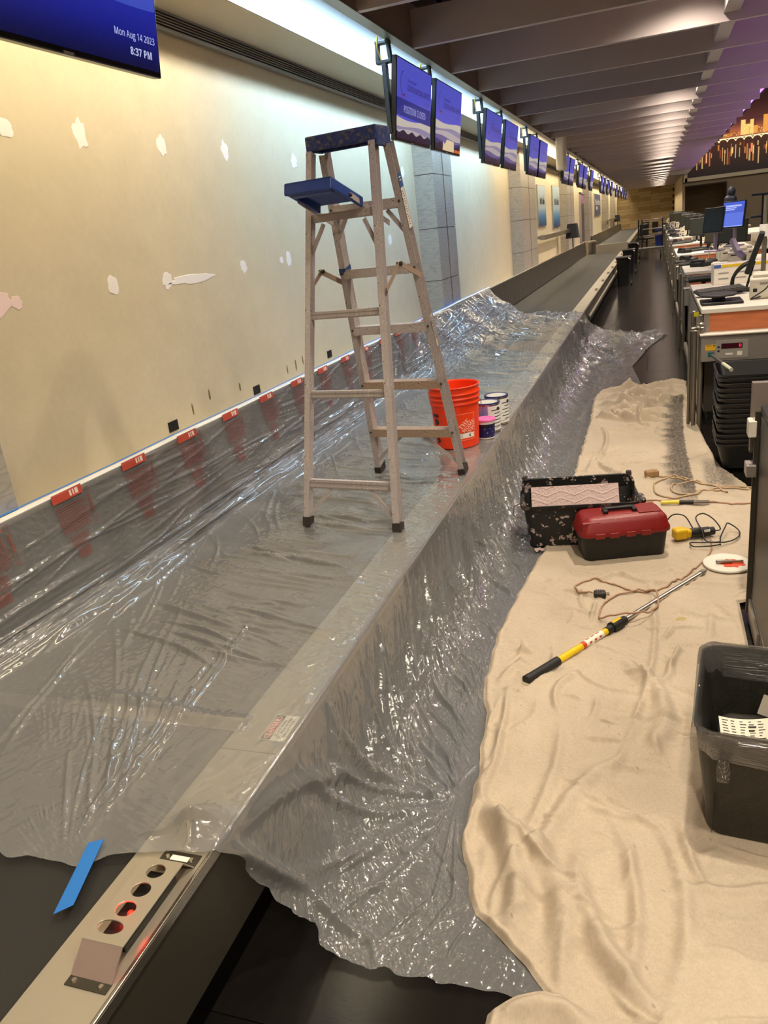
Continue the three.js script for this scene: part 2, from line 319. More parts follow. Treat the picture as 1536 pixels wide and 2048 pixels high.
// ───────────────────────── baggage conveyor ─────────────────────────
const BELT_Y = 0.43, SILL_Y = 0.444, XS0 = -1.10, XS1 = -0.928, XB = -2.2;
function makeConveyor(zn, zf, label, seams, dy = 0) {
  const c = thing('baggage_conveyor', label, 'conveyor', [0, 0, 0]);
  const cuts = [zn, ...seams, zf];
  for (let i = 0; i + 1 < cuts.length; i++) {
    const a = cuts[i] - 0.0015, b = cuts[i + 1] + 0.0015;
    const sill = part('sill_panel', [rbx(XS0, XS1, SILL_Y - 0.012 + dy, SILL_Y + dy, a, b, 0.002), bx(XS0, XS0 + 0.004, BELT_Y - 0.03 + dy, SILL_Y - 0.004 + dy, a, b)], M.steel, c);
    part('rolled_edge', rbx(XS1 - 0.006, XS1 + 0.006, SILL_Y - 0.03 + dy, SILL_Y + 0.0015 + dy, a, b, 0.005), M.steelShiny, sill);
    part('skirt_panel', bx(XS1 - 0.012, XS1 - 0.004, 0.165 + dy, SILL_Y - 0.012 + dy, a, b), M.steelDark, c);
  }
  part('back_panel', prism(V(-2.2, BELT_Y + dy, zf), V(-2.2, BELT_Y + dy, zn), [[-0.02, 0], [0, 0], [-0.03, 0.425], [-0.05, 0.425]], V(0, 1, 0)), M.backPanel, c);
  part('panel_cap', rbx(-2.262, -2.226, BELT_Y + 0.42 + dy, BELT_Y + 0.434 + dy, zn, zf, 0.004), M.steel, c);
  part('back_ledge', bx(-2.496, -2.24, 0.68, 0.72, zn, zf), M.soffit, c);
  part('underframe', bx(-2.24, -1.1, 0.06, BELT_Y - 0.045 + dy, zn, zf), M.black, c);
  part('plinth', bx(-2.24, -1.06, 0, 0.16, zn, zf), M.dark, c);
  return c;
}
const SEAMS = [-1.478]; for (let z = -4.4; z > -26; z -= 3.05) SEAMS.push(z);
const conv = makeConveyor(1.4, -28.2, 'steel baggage conveyor with black belt under the plastic sheet', SEAMS);
part('near_belt', [rbx(XB + 0.01, XS0 - 0.004, BELT_Y - 0.04, BELT_Y - 0.006, 1.4, -1.585, 0.012)], M.belt, conv);
part('belt', [rbx(XB + 0.01, XS0 - 0.004, BELT_Y - 0.04, BELT_Y + 0.002, -1.655, -27.2, 0.016)], M.belt, conv);
part('transfer_plate', bx(XB + 0.01, XS0 - 0.004, BELT_Y - 0.02, BELT_Y - 0.012, -1.58, -1.66), M.steelShiny, conv);
{ // turned end of the belt
  const g = new THREE.CylinderGeometry(1.09, 1.09, 0.04, 40, 1, false, 0, Math.PI / 2).rotateY(Math.PI / 2).translate(XB + 0.01, BELT_Y - 0.018, -27.2);
  part('curved_belt', g, M.belt, conv);
}
for (let z = -14.3; z > -26; z -= 1.9) part('clip', rbx(-0.99, -0.945, SILL_Y, SILL_Y + 0.03, z, z - 0.12, 0.006), M.steelShiny, conv);
part('skirt_rail', rbx(-0.925, -0.9, 0.26, 0.3, -12, -26, 0.006), M.steel, conv);
const conv2 = makeConveyor(-31.3, -58.5, 'second baggage conveyor beyond the steel drum', [-37, -43, -49, -55], 0.09);
part('belt', rbx(XB + 0.01, XS0 - 0.004, BELT_Y + 0.05, BELT_Y + 0.092, -31.3, -58.4, 0.016), M.belt, conv2);
part('end_plate', rbx(-2.2, -0.95, 0.12, 0.62, -31.2, -31.28, 0.01), M.steel, conv2);
{
  const d = thing('steel_drum', 'polished steel drum between the two conveyors', 'drum', [-2.2, 0, -29.6]);
  part('body', cyl(0.22, 0.22, 0.78, 0, 0, 0, 32), M.steelShiny, d); part('lid', cyl(0.245, 0.245, 0.05, 0, 0.78, 0, 32), M.steel, d);
}
// photo-eye guard on the sill
{
  const g = thing('sensor_guard', 'bent steel sensor guard with four holes and a red lamp', 'sensor guard', [0, SILL_Y, 0]);
  const x0 = -1.033, x1 = -0.94, t = 0.0025, H = 0.042;
  const top = new THREE.Shape([new THREE.Vector2(-0.0465, 0), new THREE.Vector2(0.0465, 0), new THREE.Vector2(0.0465, 0.21), new THREE.Vector2(-0.0465, 0.21)]);
  const oval = (cx, cy, a, b) => { const p = new THREE.Path(); p.absellipse(cx, cy, a, b, 0, Math.PI * 2); top.holes.push(p); };
  oval(0.0, 0.178, 0.0215, 0.019); oval(-0.002, 0.128, 0.0215, 0.019); oval(-0.004, 0.079, 0.0225, 0.019); oval(-0.008, 0.034, 0.03, 0.0165);
  const tg = metric(new THREE.ExtrudeGeometry(top, { depth: t, bevelEnabled: true, bevelSize: 0.0006, bevelThickness: 0.0006, bevelSegments: 1, curveSegments: 20 }).rotateX(-Math.PI / 2)).translate(-0.9865, H - t, -0.842);
  part('top_plate', tg, M.steel, g);
  part('ramp', bar(V(-0.9865, t / 2, -0.795), V(-0.9865, H - t / 2, -0.842), x1 - x0, t), std(0xa08d88, 0.5, 0.6), g);
  part('ramp', bar(V(-0.9865, H - t / 2, -1.052), V(-0.9865, t / 2, -1.082), x1 - x0, t), M.steel, g);
  for (const [a, b] of [[-0.775, -0.796], [-1.081, -1.115]]) {
    const f = part('foot_flange', bx(x0, x1, 0, t, a, b), M.steelDark, g);
    for (const x of [x0 + 0.016, x1 - 0.016]) part('screw', cyl(0.006, 0.0045, 0.004, x, t, (a + b) / 2, 14), M.steelShiny, f);
  }
  part('name_plate', rbx(-1.008, -0.963, t, t + 0.0015, -1.09, -1.104, 0.0005), M.white, g);
  part('sensor_body', rbx(-1.02, -0.955, 0.001, 0.02, -0.86, -1.04, 0.004), M.black, g);
  const red = std(0x200000, 0.3, 0, { emissive: 0xff1408, emissiveIntensity: 6 });
  part('indicator_lamp', new THREE.SphereGeometry(0.007, 16, 12).translate(-0.985, 0.026, -0.925), red, g);
  const l = new THREE.PointLight(0xff2010, 0.012); l.position.set(-0.987, SILL_Y + 0.034, -0.917); l.castShadow = true; scene.add(l);
}
{
  const g = thing('bent_bracket', 'small bent steel bracket on the sill under the film edge', 'bracket', [0, SILL_Y, 0]);
  part('upright', bar(V(-0.985, 0, -1.155), V(-0.992, 0.05, -1.165), 0.028, 0.003, V(1, 0, 0)), M.steel, g);
  part('arm', bar(V(-0.992, 0.05, -1.165), V(-0.992, 0.05, -1.2), 0.003, 0.028, V(1, 0, 0)), M.steel, g);
}
// warning sticker on the sill; text reads along the conveyor
{
  const t = canvasTex(512, 330, (c, w, h) => {
    c.fillStyle = '#e9e2cc'; c.fillRect(0, 0, w, h); c.fillStyle = '#15120f'; c.fillRect(10, 10, w - 20, 130);
    c.fillStyle = '#c92a20'; c.strokeStyle = '#f3ead8'; c.lineWidth = 8; c.beginPath(); c.ellipse(w / 2, 75, w / 2 - 30, 56, 0, 0, 7); c.fill(); c.stroke();
    c.fillStyle = '#f5ecdc'; c.font = 'bold 84px sans-serif'; c.textAlign = 'center'; c.fillText('DANGER', w / 2, 104);
    c.fillStyle = '#15120f'; c.font = 'bold 46px sans-serif'; c.fillText('DO NOT STAND,', w / 2, 196); c.fillText('SIT, WALK OR RIDE', w / 2, 246); c.fillText('- ON CONVEYOR -', w / 2, 298);
  });
  const s = solo('warning_sticker', new THREE.PlaneGeometry(0.115, 0.075), std(0xffffff, 0.5, 0, { map: t }), 'white danger sticker with red oval on the steel sill', 'sticker');
  s.rotation.set(-Math.PI / 2, 0, Math.PI / 2); s.position.set(-0.973, SILL_Y + 0.0025, -1.585);
}
// blue painter's tape holding the near film edge to the belt
{
  const m = std(0x1f6fbf, 0.6, 0, { bumpMap: again(fineBump, 12, 12), bumpScale: 0.0003 });
  const sh = new THREE.Shape([[-1.226, 1.09], [-1.196, 1.108], [-1.139, 0.932], [-1.166, 0.902]].map(([x, z]) => new THREE.Vector2(x, z)));
  const g = new THREE.ExtrudeGeometry(sh, { depth: 0.0008, bevelEnabled: false }).rotateX(-Math.PI / 2);
  const s = solo('painters_tape', g, m, 'short strip of blue painters tape stuck on the black belt', 'tape'); s.position.set(0, BELT_Y + 0.009, 0); s.rotation.x = 0.012;
}
// ───────────────────────── plastic sheet over the conveyor ─────────────────────────
const filmBump = dataTex(1024, 1024, (u, v) => {
  const a = Math.pow(1 - Math.abs(tileN(n2, u, v, 9)), 4), b = Math.pow(1 - Math.abs(tileN(n2b, u, v, 21)), 4), c = Math.pow(1 - Math.abs(tileN(n2c, u, v, 5)), 6);
  const s = 60 + 70 * a + 45 * b + 50 * c; return [s, s, s];
}, false, [1.6, 1.6]);
const FILM = phy(0xd2d2d2, 0.1, { transmission: 0.79, thickness: 0, ior: 1.75, side: THREE.DoubleSide, bumpMap: filmBump, bumpScale: 0.0008, specularIntensity: 1 });
const filmNear = [[0, -0.6], [0.42, -0.9], [0.55, -1.0], [1.4, -1.03], [1.46, -1.05], [1.53, -1.09], [1.66, -1.11], [1.70, -1.13], [1.78, -1.2], [1.9, -1.25], [2.05, -1.30], [2.2, -1.26], [2.4, -1.26], [3, -1.27]];
const filmFar = [[0, -11.15], [0.45, -11.25], [0.9, -11.12], [1.2, -11.2], [1.65, -11.0], [1.8, -11.3], [2.0, -12.1], [2.2, -12.3], [2.6, -11.95], [3, -11.7]];
const filmRight = [[-12.6, 0.2], [-11.8, 0.2], [-10.6, -0.06], [-9.2, -0.24], [-8.1, -0.12], [-7.4, -0.3], [-5, -0.36], [-2.6, -0.42], [-2.0, -0.36], [-1.7, -0.3], [-1.5, -0.18], [0, -0.15]];
const U_BELT = 0.445, U_SILL = 1.535, U_EDGE = 1.71, U_END = 3;
const wid = (z) => knots([[-12.5, 0.3], [-9, 0.34], [-6, 0.3], [-4, 0.27], [-3, 0.24], [-2.3, 0.22], [-1.9, 0.3], [-1.5, 0.34], [-1.2, 0.2]], z);
function filmBase(u, z, out) {          // point on the undisturbed drape at girth u
  const right = knots(filmRight, z);
  if (u < U_BELT - 0.06) { const t = u / U_BELT; out.set(lerp(-2.222, -2.178, t), lerp(0.872, 0.447, t), z); }
  else if (u < U_BELT + 0.1) {          // rounded foot of the back panel
    const t = (u - (U_BELT - 0.06)) / 0.16, a = V(lerp(-2.222, -2.178, (U_BELT - 0.06) / U_BELT), lerp(0.872, 0.447, (U_BELT - 0.06) / U_BELT), 0), b = V(-2.176, 0.45, 0), c = V(-2.09, 0.447, 0);
    out.set((1 - t) ** 2 * a.x + 2 * t * (1 - t) * b.x + t * t * c.x, (1 - t) ** 2 * a.y + 2 * t * (1 - t) * b.y + t * t * c.y, z);
  } else if (u < U_SILL) { const t = (u - U_BELT - 0.1) / (U_SILL - U_BELT - 0.1); out.set(lerp(-2.09, -1.10, t), lerp(0.443, 0.4475, smooth(0.8, 1, t)) - 0.004 * (1 - smooth(0.9, 1, t)), z); }
  else if (u < U_EDGE) { const t = (u - U_SILL) / (U_EDGE - U_SILL); out.set(lerp(-1.10, -0.918, t), 0.4485, z); }
  else {
    const t = (u - U_EDGE) / (U_END - U_EDGE), w = wid(z), L = 0.47;      // first part hangs, the rest lies on the floor
    if (t < 0.42) { const q = t / 0.42; out.set(-0.918 + w * (0.35 * q + 0.65 * q * q * q), 0.4485 - 0.434 * (1 - Math.pow(1 - q, 1.75)), z); }
    else { const q = (t - 0.42) / 0.58; out.set(lerp(-0.918 + w, right, q), 0.0145 - 0.004 * q, z); }
  }
  // beyond the ladder the sheet is pulled off the back panel and slopes straight to the belt
  const pull = smooth(-6.4, -8.6, z); if (pull > 0 && u < 1.15) {
    const t = u / 1.15, tx = lerp(-2.222, -1.56, Math.pow(t, 1.05)), ty = 0.872 - 0.425 * (1 - Math.pow(1 - t, 1.7));
    out.x = lerp(out.x, tx, pull); out.y = lerp(out.y, Math.max(ty, 0.4475), pull);
  }
  return out;
}
// creases: straight tapered ridges in (girth, z) with height and width
const creases = [];
function crease(u0, z0, u1, z1, h, w, bend = 0) { creases.push({ u0, z0, u1, z1, h, w, bend, L: Math.hypot(u1 - u0, z1 - z0), lo: Math.min(z0, z1) - 0.15, hi: Math.max(z0, z1) + 0.15 }); }
{
  const r = mulberry(5), R = (a, b) => a + (b - a) * r();
  for (let i = 0; i < 210; i++) {        // across the belt, slanting towards the sill
    const z = -1.9 - 9.2 * Math.pow(r(), 1.25), u = R(0.7, 1.2), l = R(0.2, 0.62), s = R(0.12, 0.42) + (z < -5 ? 0.25 : 0);
    crease(u, z - l * s * 0.5, Math.min(u + l, 1.69), z + l * s * 0.5, R(0.006, 0.018), R(0.006, 0.014), R(-0.05, 0.05));
  }
  for (let i = 0; i < 60; i++) { const z = -1.3 - 9 * Math.pow(r(), 1.2), l = R(0.3, 1.0); crease(R(0.62, 1.0), z, R(0.5, 0.75), z - l, R(0.003, 0.009), R(0.006, 0.014), R(-0.05, 0.05)); }
  for (let i = 0; i < 26; i++) { const z = -1.06 - 0.25 * r(), u = 1.36 + R(-0.03, 0.03); crease(u, z, R(0.7, 1.3), z - R(0.3, 1.1), R(0.002, 0.006), R(0.004, 0.009), R(-0.04, 0.04)); }   // pulled from the tape
  for (let i = 0; i < 54; i++) { const z = -1.2 - 9.5 * Math.pow(r(), 1.3), l = R(0.5, 1.7), u = R(0.36, 0.62); crease(u, z, u + R(-0.06, 0.06), z - l, R(0.006, 0.02), R(0.007, 0.02), R(-0.03, 0.03)); }   // along the foot of the panel
  for (let i = 0; i < 70; i++) { const z = -0.9 - 9.5 * Math.pow(r(), 1.3), l = R(0.3, 1.5), u = R(0.05, 0.42); crease(u, z, u + R(-0.13, 0.05), z - l, R(0.003, 0.011), R(0.004, 0.010), R(-0.05, 0.05)); }   // slack lines on the panel
  for (let i = 0; i < 46; i++) { const z = R(-6.6, -10.9); crease(R(0.02, 0.1), z, R(0.5, 1.0), z + R(-0.4, 0.5), R(0.012, 0.032), R(0.014, 0.03), R(-0.03, 0.03)); }
  for (let i = 0; i < 210; i++) {        // hanging down the front, running on to the floor
    const z = -1.7 - 9.6 * Math.pow(r(), 1.15), l = R(0.22, 0.75), s = R(0.35, 1.0);
    const u = 1.715 + R(0, 0.2); crease(u, z, u + l, z + l * s, R(0.005, 0.017), R(0.006, 0.015), R(-0.07, 0.05));
  }
  // gathered where the cloth pins the sheet
  const gu = 2.36, gz = -1.93;
  for (const [u, z, h, w] of [[1.72, -2.25, 0.045, 0.03], [1.74, -2.05, 0.03, 0.022], [1.74, -1.75, 0.04, 0.03], [1.72, -1.5, 0.035, 0.026], [1.72, -2.6, 0.03, 0.02], [1.95, -1.36, 0.03, 0.03], [2.25, -1.3, 0.02, 0.02], [2.4, -1.35, 0.02, 0.02], [1.8, -2.9, 0.025, 0.018], [1.9, -2.4, 0.025, 0.02], [1.8, -1.62, 0.03, 0.018], [2.1, -1.32, 0.02, 0.015]]) crease(u, z, gu, gz, h * 0.55, w * 0.7, R(-0.05, 0.05));
  crease(1.72, -1.17, 2.0, -1.36, 0.03, 0.02, 0.03); crease(2.0, -1.36, 2.25, -1.33, 0.022, 0.014); crease(1.52, -1.13, 1.71, -1.2, 0.02, 0.01, 0.02); crease(1.72, -1.2, 1.95, -1.75, 0.02, 0.022, 0.08);
  for (let i = 0; i < 130; i++) { const z = -1.3 - 10.5 * Math.pow(r(), 1.4), u = R(2.0, 2.6), a = R(0, 6.3), l = R(0.06, 0.3); crease(u, z, u + l * Math.cos(a), z + l * Math.sin(a), R(0.003, 0.012), R(0.005, 0.012), R(-0.08, 0.08)); }
  for (let i = 0; i < 40; i++) { const z = R(-9.3, -12.2), u = R(1.8, 3.0); crease(u, z, u + R(-0.3, 0.3), z + R(-0.6, 0.6), R(0.02, 0.06), R(0.02, 0.05), R(-0.1, 0.1)); }
  for (let i = 0; i < 40; i++) { const z = R(-10.2, -11.2), u = R(0.5, 1.7); crease(u, z, u + R(-0.4, 0.4), z + R(-0.25, 0.25), R(0.015, 0.05), R(0.015, 0.04), R(-0.1, 0.1)); }
}
const creaseBins = new Map();
for (const c of creases) for (let k = Math.floor(c.lo / 0.25); k <= Math.floor(c.hi / 0.25); k++) { if (!creaseBins.has(k)) creaseBins.set(k, []); creaseBins.get(k).push(c); }
// fine pulled lines: thin noise stretched along the local direction of pull
const rg = (n) => { const a = 1 - Math.abs(n); return a * a * a; };
function streaks(u, z) {
  const far = 1 + 0.10 * Math.max(0, -z - 2);
  const patch = (f, a, b, o) => smooth(-0.25, 0.6, f(u * a + o, z * b - o));
  const belt = smooth(0.62, 0.8, u) * (1 - smooth(1.69, 1.71, u)), back = 1 - smooth(0.5, 0.66, u), front = smooth(1.72, 1.8, u) * (1 - smooth(2.35, 2.6, u)), tape = smooth(-2.1, -1.5, z);
  let h = 0;
  if (belt > 0) { const c = z - (z < -5 ? 0.75 : 0.35) * u; h += belt * (1 - 0.8 * tape) * far * 0.0072 * rg(n2(c * 15, u * 2.2)) * patch(n2b, 2.1, 1.4, 3) + belt * (1 - 0.6 * tape) * 0.0026 * rg(n2c(c * 34, u * 4)) * patch(n2, 3, 2.4, 8);
    const a = Math.atan2(z + 1.02, u - 1.37); h += belt * tape * 0.0035 * rg(n2(a * 16, Math.hypot(z + 1.02, u - 1.37) * 2)) * patch(n2c, 2, 2, 1); }
  if (back > 0) h += back * far * (0.004 * rg(n2b(u * 24 + z * 1.2, z * 1.1)) * patch(n2c, 2.4, 0.9, 5) + 0.006 * smooth(0.3, 0.5, u) * rg(n2(u * 30, z * 1.6)));
  if (front > 0) { const c = z - 0.75 * (u - 1.7); h += front * far * (0.006 * rg(n2b(c * 9, u * 1.6)) * patch(n2c, 2, 1.6, 11) + 0.0048 * rg(n2(c * 19, u * 2.4)) * patch(n2b, 2.6, 2, 2) + 0.0028 * rg(n2c(c * 40 + u * 6, u * 7))); }
  h += 0.0022 * rg(n2(u * 19 + 5, z * 17)) * patch(n2c, 1.7, 1.3, 21) + 0.0016 * rg(n2b(u * 33, z * 29 + u * 9)) * smooth(1.75, 1.95, u);
  return h;
}
function filmLift(u, z) {
  let h = 0;
  for (const c of creaseBins.get(Math.floor(z / 0.25)) ?? []) {
    const du = c.u1 - c.u0, dz = c.z1 - c.z0; let t = ((u - c.u0) * du + (z - c.z0) * dz) / (c.L * c.L);
    if (t < -0.1 || t > 1.1) continue;
    const taper = smooth(-0.1, 0.25, t) * (1 - smooth(0.7, 1.1, t)); if (taper <= 0) continue;
    const d = ((u - c.u0) * dz - (z - c.z0) * du) / c.L - c.bend * 4 * t * (1 - t) * c.L, q = d / c.w;
    if (Math.abs(q) > 4) continue;
    h += c.h * taper * (Math.exp(-q * q) - 0.18 * Math.exp(-((q * 0.5) ** 2)));
  }
  const onFloor = smooth(2.2, 2.3, u), front = smooth(1.72, 1.85, u);
  h += 0.004 * (0.5 + fbm(n2, u * 3.1, z * 2.2, 4)) + front * 0.009 * fbm(n2b, u * 2.5 + z, z * 3.5 - u, 3) * (1 - 0.7 * onFloor);
  h += streaks(u, z);
  h += 0.0016 * (1 - Math.abs(n2c(u * 14, z * 11 + u * 6))) ;
  const tight = 1 - 0.86 * Math.exp(-(((u - U_EDGE) / 0.03) ** 2));
  return Math.max(-0.0005, h) * tight + 0.0012;
}
{
  const NU = 560, NZ = 1000, pos = new Float32Array((NU + 1) * (NZ + 1) * 3), uv = new Float32Array((NU + 1) * (NZ + 1) * 2), idx = [];
  const P = V(), A = V(), B = V();
  const us = []; for (let i = 0; i <= NU; i++) us.push(U_END * i / NU);
  us[Math.round(U_EDGE / U_END * NU)] = U_EDGE;
  for (let j = 0; j <= NZ; j++) for (let i = 0; i <= NU; i++) {
    const u = us[i], t = j / NZ, jag = 0.012 * n2(u * 9, 3), zn = knots(filmNear, u) + jag, zf = knots(filmFar, u) + 0.05 * n2(u * 6, 8);
    const z = -Math.exp(lerp(Math.log(-zn + 0.4), Math.log(-zf + 0.4), t)) + 0.4;
    filmBase(u, z, P); filmBase(Math.min(u + 0.004, U_END), z, A); filmBase(Math.max(u - 0.004, 0), z, B);
    A.sub(B); const nx = -A.y, ny = A.x, l = Math.hypot(nx, ny) || 1;
    let h = filmLift(u, z);
    if (u > 2.1) h *= lerp(1, 0.1, smooth(-0.66, -0.52, P.x) * (1 - smooth(-7.6, -8.4, z)) * (1 - smooth(-1.9, -1.5, z)));
    // bar under the sheet where the two belts meet
    const zb = -1.64 + 0.06 * smooth(1.1, 1.5, u); if (u > 0.95 && u < 1.56) h += 0.016 * Math.exp(-(((z - zb) / 0.03) ** 2)) * smooth(0.95, 1.1, u);
    h += 0.056 * Math.exp(-(((P.x + 0.99) / 0.05) ** 2) - (((z + 1.185) / 0.05) ** 2));
    const k = j * (NU + 1) + i; pos[3 * k] = P.x + nx / l * h; pos[3 * k + 1] = Math.max(0.003, P.y + ny / l * h); pos[3 * k + 2] = z;
    uv[2 * k] = u; uv[2 * k + 1] = z;
  }
  for (let j = 0; j < NZ; j++) for (let i = 0; i < NU; i++) { const a = j * (NU + 1) + i, b = a + 1, c = a + NU + 1, d = c + 1; idx.push(a, b, c, b, d, c); }
  const g = new THREE.BufferGeometry(); g.setAttribute('position', new THREE.BufferAttribute(pos, 3)); g.setAttribute('uv', new THREE.BufferAttribute(uv, 2)); g.setIndex(idx); g.computeVertexNormals();
  const f = thing('plastic_sheet', 'clear wrinkled plastic sheet draped over the conveyor down to the floor', 'plastic sheet');
  part('film', g, FILM, f);
  // folded hem along the taped edge, and the red warnings printed on the sheet
  const hem = phy(0xe6e4e0, 0.3, { transmission: 0.25, thickness: 0, side: THREE.DoubleSide });
  const hg = []; for (let z = -0.8; z > -10.9; z -= 0.5) hg.push(bar(V(-2.232, 0.874 + 0.004 * n2(z, 1), z), V(-2.232, 0.874 + 0.004 * n2(z - 0.5, 1), z - 0.5), 0.022, 0.02, V(0.5, 1, 0)));
  part('folded_hem', hg, hem, f);
  const print = canvasTex(512, 512, (c, w, h) => {
    c.clearRect(0, 0, w, h); const r = mulberry(3);
    const rows = (x0, y0, x1, n, lh, th) => { for (let i = 0; i < n; i++) { let x = x0; while (x < x1 - 8) { const l = 10 + r() * 30; c.fillRect(x, y0 + i * lh, Math.min(l, x1 - x), th); x += l + 6; } } };
    c.fillStyle = 'rgba(186,70,50,0.95)'; c.fillRect(0, 0, 330, 62); c.fillStyle = 'rgba(240,225,215,0.9)'; for (const [x, l] of [[190, 22], [225, 16], [252, 34]]) c.fillRect(x, 12, l, 38);
    c.fillStyle = 'rgba(140,62,50,0.62)'; rows(10, 92, 330, 12, 17, 10); rows(60, 316, 260, 6, 15, 9); c.globalAlpha = 0.6; c.fillRect(90, 420, 140, 74); c.globalAlpha = 1;
    c.strokeStyle = 'rgba(140,56,42,0.7)'; c.lineWidth = 5; c.strokeRect(360, 40, 34, 260); c.fillStyle = 'rgba(140,56,42,0.7)'; c.fillRect(370, 100, 14, 120);
  });
  const ink = std(0xffffff, 0.6, 0, { map: print, transparent: true, side: THREE.DoubleSide });
  for (let z = -1.81; z > -7.9; z -= 0.445) {
    const t0 = -0.02, t1 = 0.66, L = 0.27, q = new THREE.BufferGeometry(), at = (t, zz) => { const p = filmBase(Math.max(0, t) * U_BELT, zz, V()); return [p.x + 0.014, p.y + 0.004 + (t < 0 ? 0.012 : 0), zz]; };
    const ps = [], us2 = [], ix = [], n = 6; for (let i = 0; i <= n; i++) for (let j = 0; j <= n; j++) { const p = at(lerp(t0, t1, i / n), z - L * j / n); ps.push(...p); us2.push(j / n, 1 - i / n); }
    for (let i = 0; i < n; i++) for (let j = 0; j < n; j++) { const a = i * (n + 1) + j; ix.push(a, a + n + 1, a + 1, a + 1, a + n + 1, a + n + 2); }
    q.setAttribute('position', new THREE.Float32BufferAttribute(ps, 3)); q.setAttribute('uv', new THREE.Float32BufferAttribute(us2, 2)); q.setIndex(ix); q.computeVertexNormals();
    part('printed_warning', q, ink, f);
  }
  const bt = []; for (let z = -0.7; z > -11; z -= 0.5) bt.push(bar(V(-2.258, 0.886 + 0.003 * n2(z, 4), z), V(-2.258, 0.886 + 0.003 * n2(z - 0.5, 4), z - 0.5), 0.04, 0.0015, V(-0.25, 1, 0)));
  solo('tape_run', merge(bt), std(0x2a78d0, 0.6), 'long run of blue painters tape along the back panel top', 'tape');
}
// ───────────────────────── canvas drop cloth ─────────────────────────
const clothL = [[-8.15, -0.3], [-7.95, -0.5], [-7.6, -0.55], [-6.63, -0.52], [-5.23, -0.52], [-4.62, -0.555], [-3.98, -0.545], [-3.35, -0.608], [-2.87, -0.64], [-2.52, -0.615], [-2.33, -0.57], [-2.03, -0.535], [-1.84, -0.528], [-1.72, -0.52], [-1.58, -0.476], [-1.47, -0.432], [-1.41, -0.356], [-1.35, -0.285], [-1.3, -0.237], [-1.265, -0.215], [-1.245, -0.3], [-1.21, -0.345], [-1.12, -0.35], [-0.6, -0.2]];
const clothR = [[-8.15, 0.15], [-8.0, 0.3], [-7.64, 0.335], [-6.4, 0.33], [-5.9, 0.36], [-5.3, 0.42], [-4.9, 0.54], [-4.5, 0.62], [-3.5, 0.66], [-3.32, 0.355], [-2.36, 0.355], [-2.3, 0.6], [-2, 0.9], [-0.6, 0.9]];
const pressed = [];      // [x, z, radius]: spots weighed down by what stands on them
const folds = [];
function fold(x0, z0, x1, z1, h, w, bend = 0) { folds.push({ x0, z0, x1, z1, h, w, bend, L: Math.hypot(x1 - x0, z1 - z0), lo: Math.min(z0, z1) - 0.2, hi: Math.max(z0, z1) + 0.2 }); }
for (const p of [[-0.16, -3.9, 0.3], [-0.3, -4.2, 0.5], [0.24, -2.05, 0.24], [0.62, -5.45, 0.3], [0.33, -3.7, 0.16]]) pressed.push(p);
{
  const r = mulberry(77), R = (a, b) => a + (b - a) * r();
  for (let i = 0; i < 26; i++) { const z = R(-7.95, -6.9), x = R(-0.5, 0.05), l = R(0.2, 0.55), a = R(-0.5, 0.45); fold(x, z, x + l * Math.cos(a), z + l * Math.sin(a), R(0.03, 0.075), R(0.013, 0.026), R(-0.25, 0.25)); }   // bunched far end
  for (let i = 0; i < 10; i++) { const z = R(-7.2, -6.7), x = R(-0.5, -0.3); fold(x, z, x + R(0.3, 0.6), z + R(-0.15, 0.2), R(0.03, 0.06), R(0.013, 0.022), R(-0.3, 0.1)); }
  fold(-0.05, -6.35, 0.2, -7.25, 0.035, 0.02, 0.2); fold(0.15, -7.95, 0.33, -7.6, 0.04, 0.03, 0.1);
  for (let i = 0; i < 46; i++) { const z = R(-6.6, -3.4), x = R(-0.5, 0.45), a = R(0, 6.3), l = R(0.15, 0.6); fold(x, z, x + l * Math.cos(a), z + l * Math.sin(a), R(0.004, 0.014), R(0.01, 0.022), R(-0.15, 0.15)); }
  fold(-0.4, -6.4, -0.42, -5.3, 0.02, 0.018, 0.06); fold(-0.38, -5.5, -0.1, -5.0, 0.02, 0.018, -0.1);
  // long soft folds of the near part
  fold(-0.02, -3.5, -0.14, -2.0, 0.012, 0.014, 0.05); fold(-0.1, -2.75, -0.02, -2.15, 0.028, 0.035, 0.16); fold(-0.06, -2.2, -0.28, -1.35, 0.022, 0.03, -0.12);
  fold(-0.3, -2.3, -0.36, -1.7, 0.016, 0.02, 0.05); fold(-0.52, -2.5, -0.5, -1.85, 0.015, 0.012, 0.03); fold(-0.48, -1.85, -0.33, -1.42, 0.05, 0.035, 0.1); fold(-0.44, -1.8, -0.2, -1.38, 0.045, 0.04, 0.14); fold(-0.2, -1.7, 0.02, -1.28, 0.035, 0.03, -0.1);
  fold(-0.33, -1.19, -0.12, -1.22, 0.05, 0.03, 0.15); fold(0.06, -2.6, 0.12, -1.9, 0.012, 0.02, 0.08); fold(0.12, -2.3, 0.14, -1.6, 0.014, 0.02, -0.08); fold(0.0, -1.9, 0.05, -1.35, 0.014, 0.02, 0.1); fold(-0.1, -1.85, -0.06, -1.3, 0.018, 0.018, 0.08);
  for (let i = 0; i < 90; i++) { const z = R(-3.6, -1.1), x = R(-0.55, 0.35), a = R(-0.5, 0.5) + (r() < 0.45 ? 1.57 : 0), l = R(0.08, 0.34); fold(x, z, x + l * Math.cos(a), z + l * Math.sin(a), R(0.009, 0.022), R(0.008, 0.018), R(-0.2, 0.2)); }
  for (let i = 0; i < 150; i++) { const z = R(-6.8, -1.1), x = R(-0.58, 0.4), a = R(-0.6, 0.6), l = R(0.05, 0.2); fold(x, z, x + l * Math.cos(a), z + l * Math.sin(a), R(0.005, 0.011), R(0.005, 0.011), R(-0.2, 0.2)); }
}
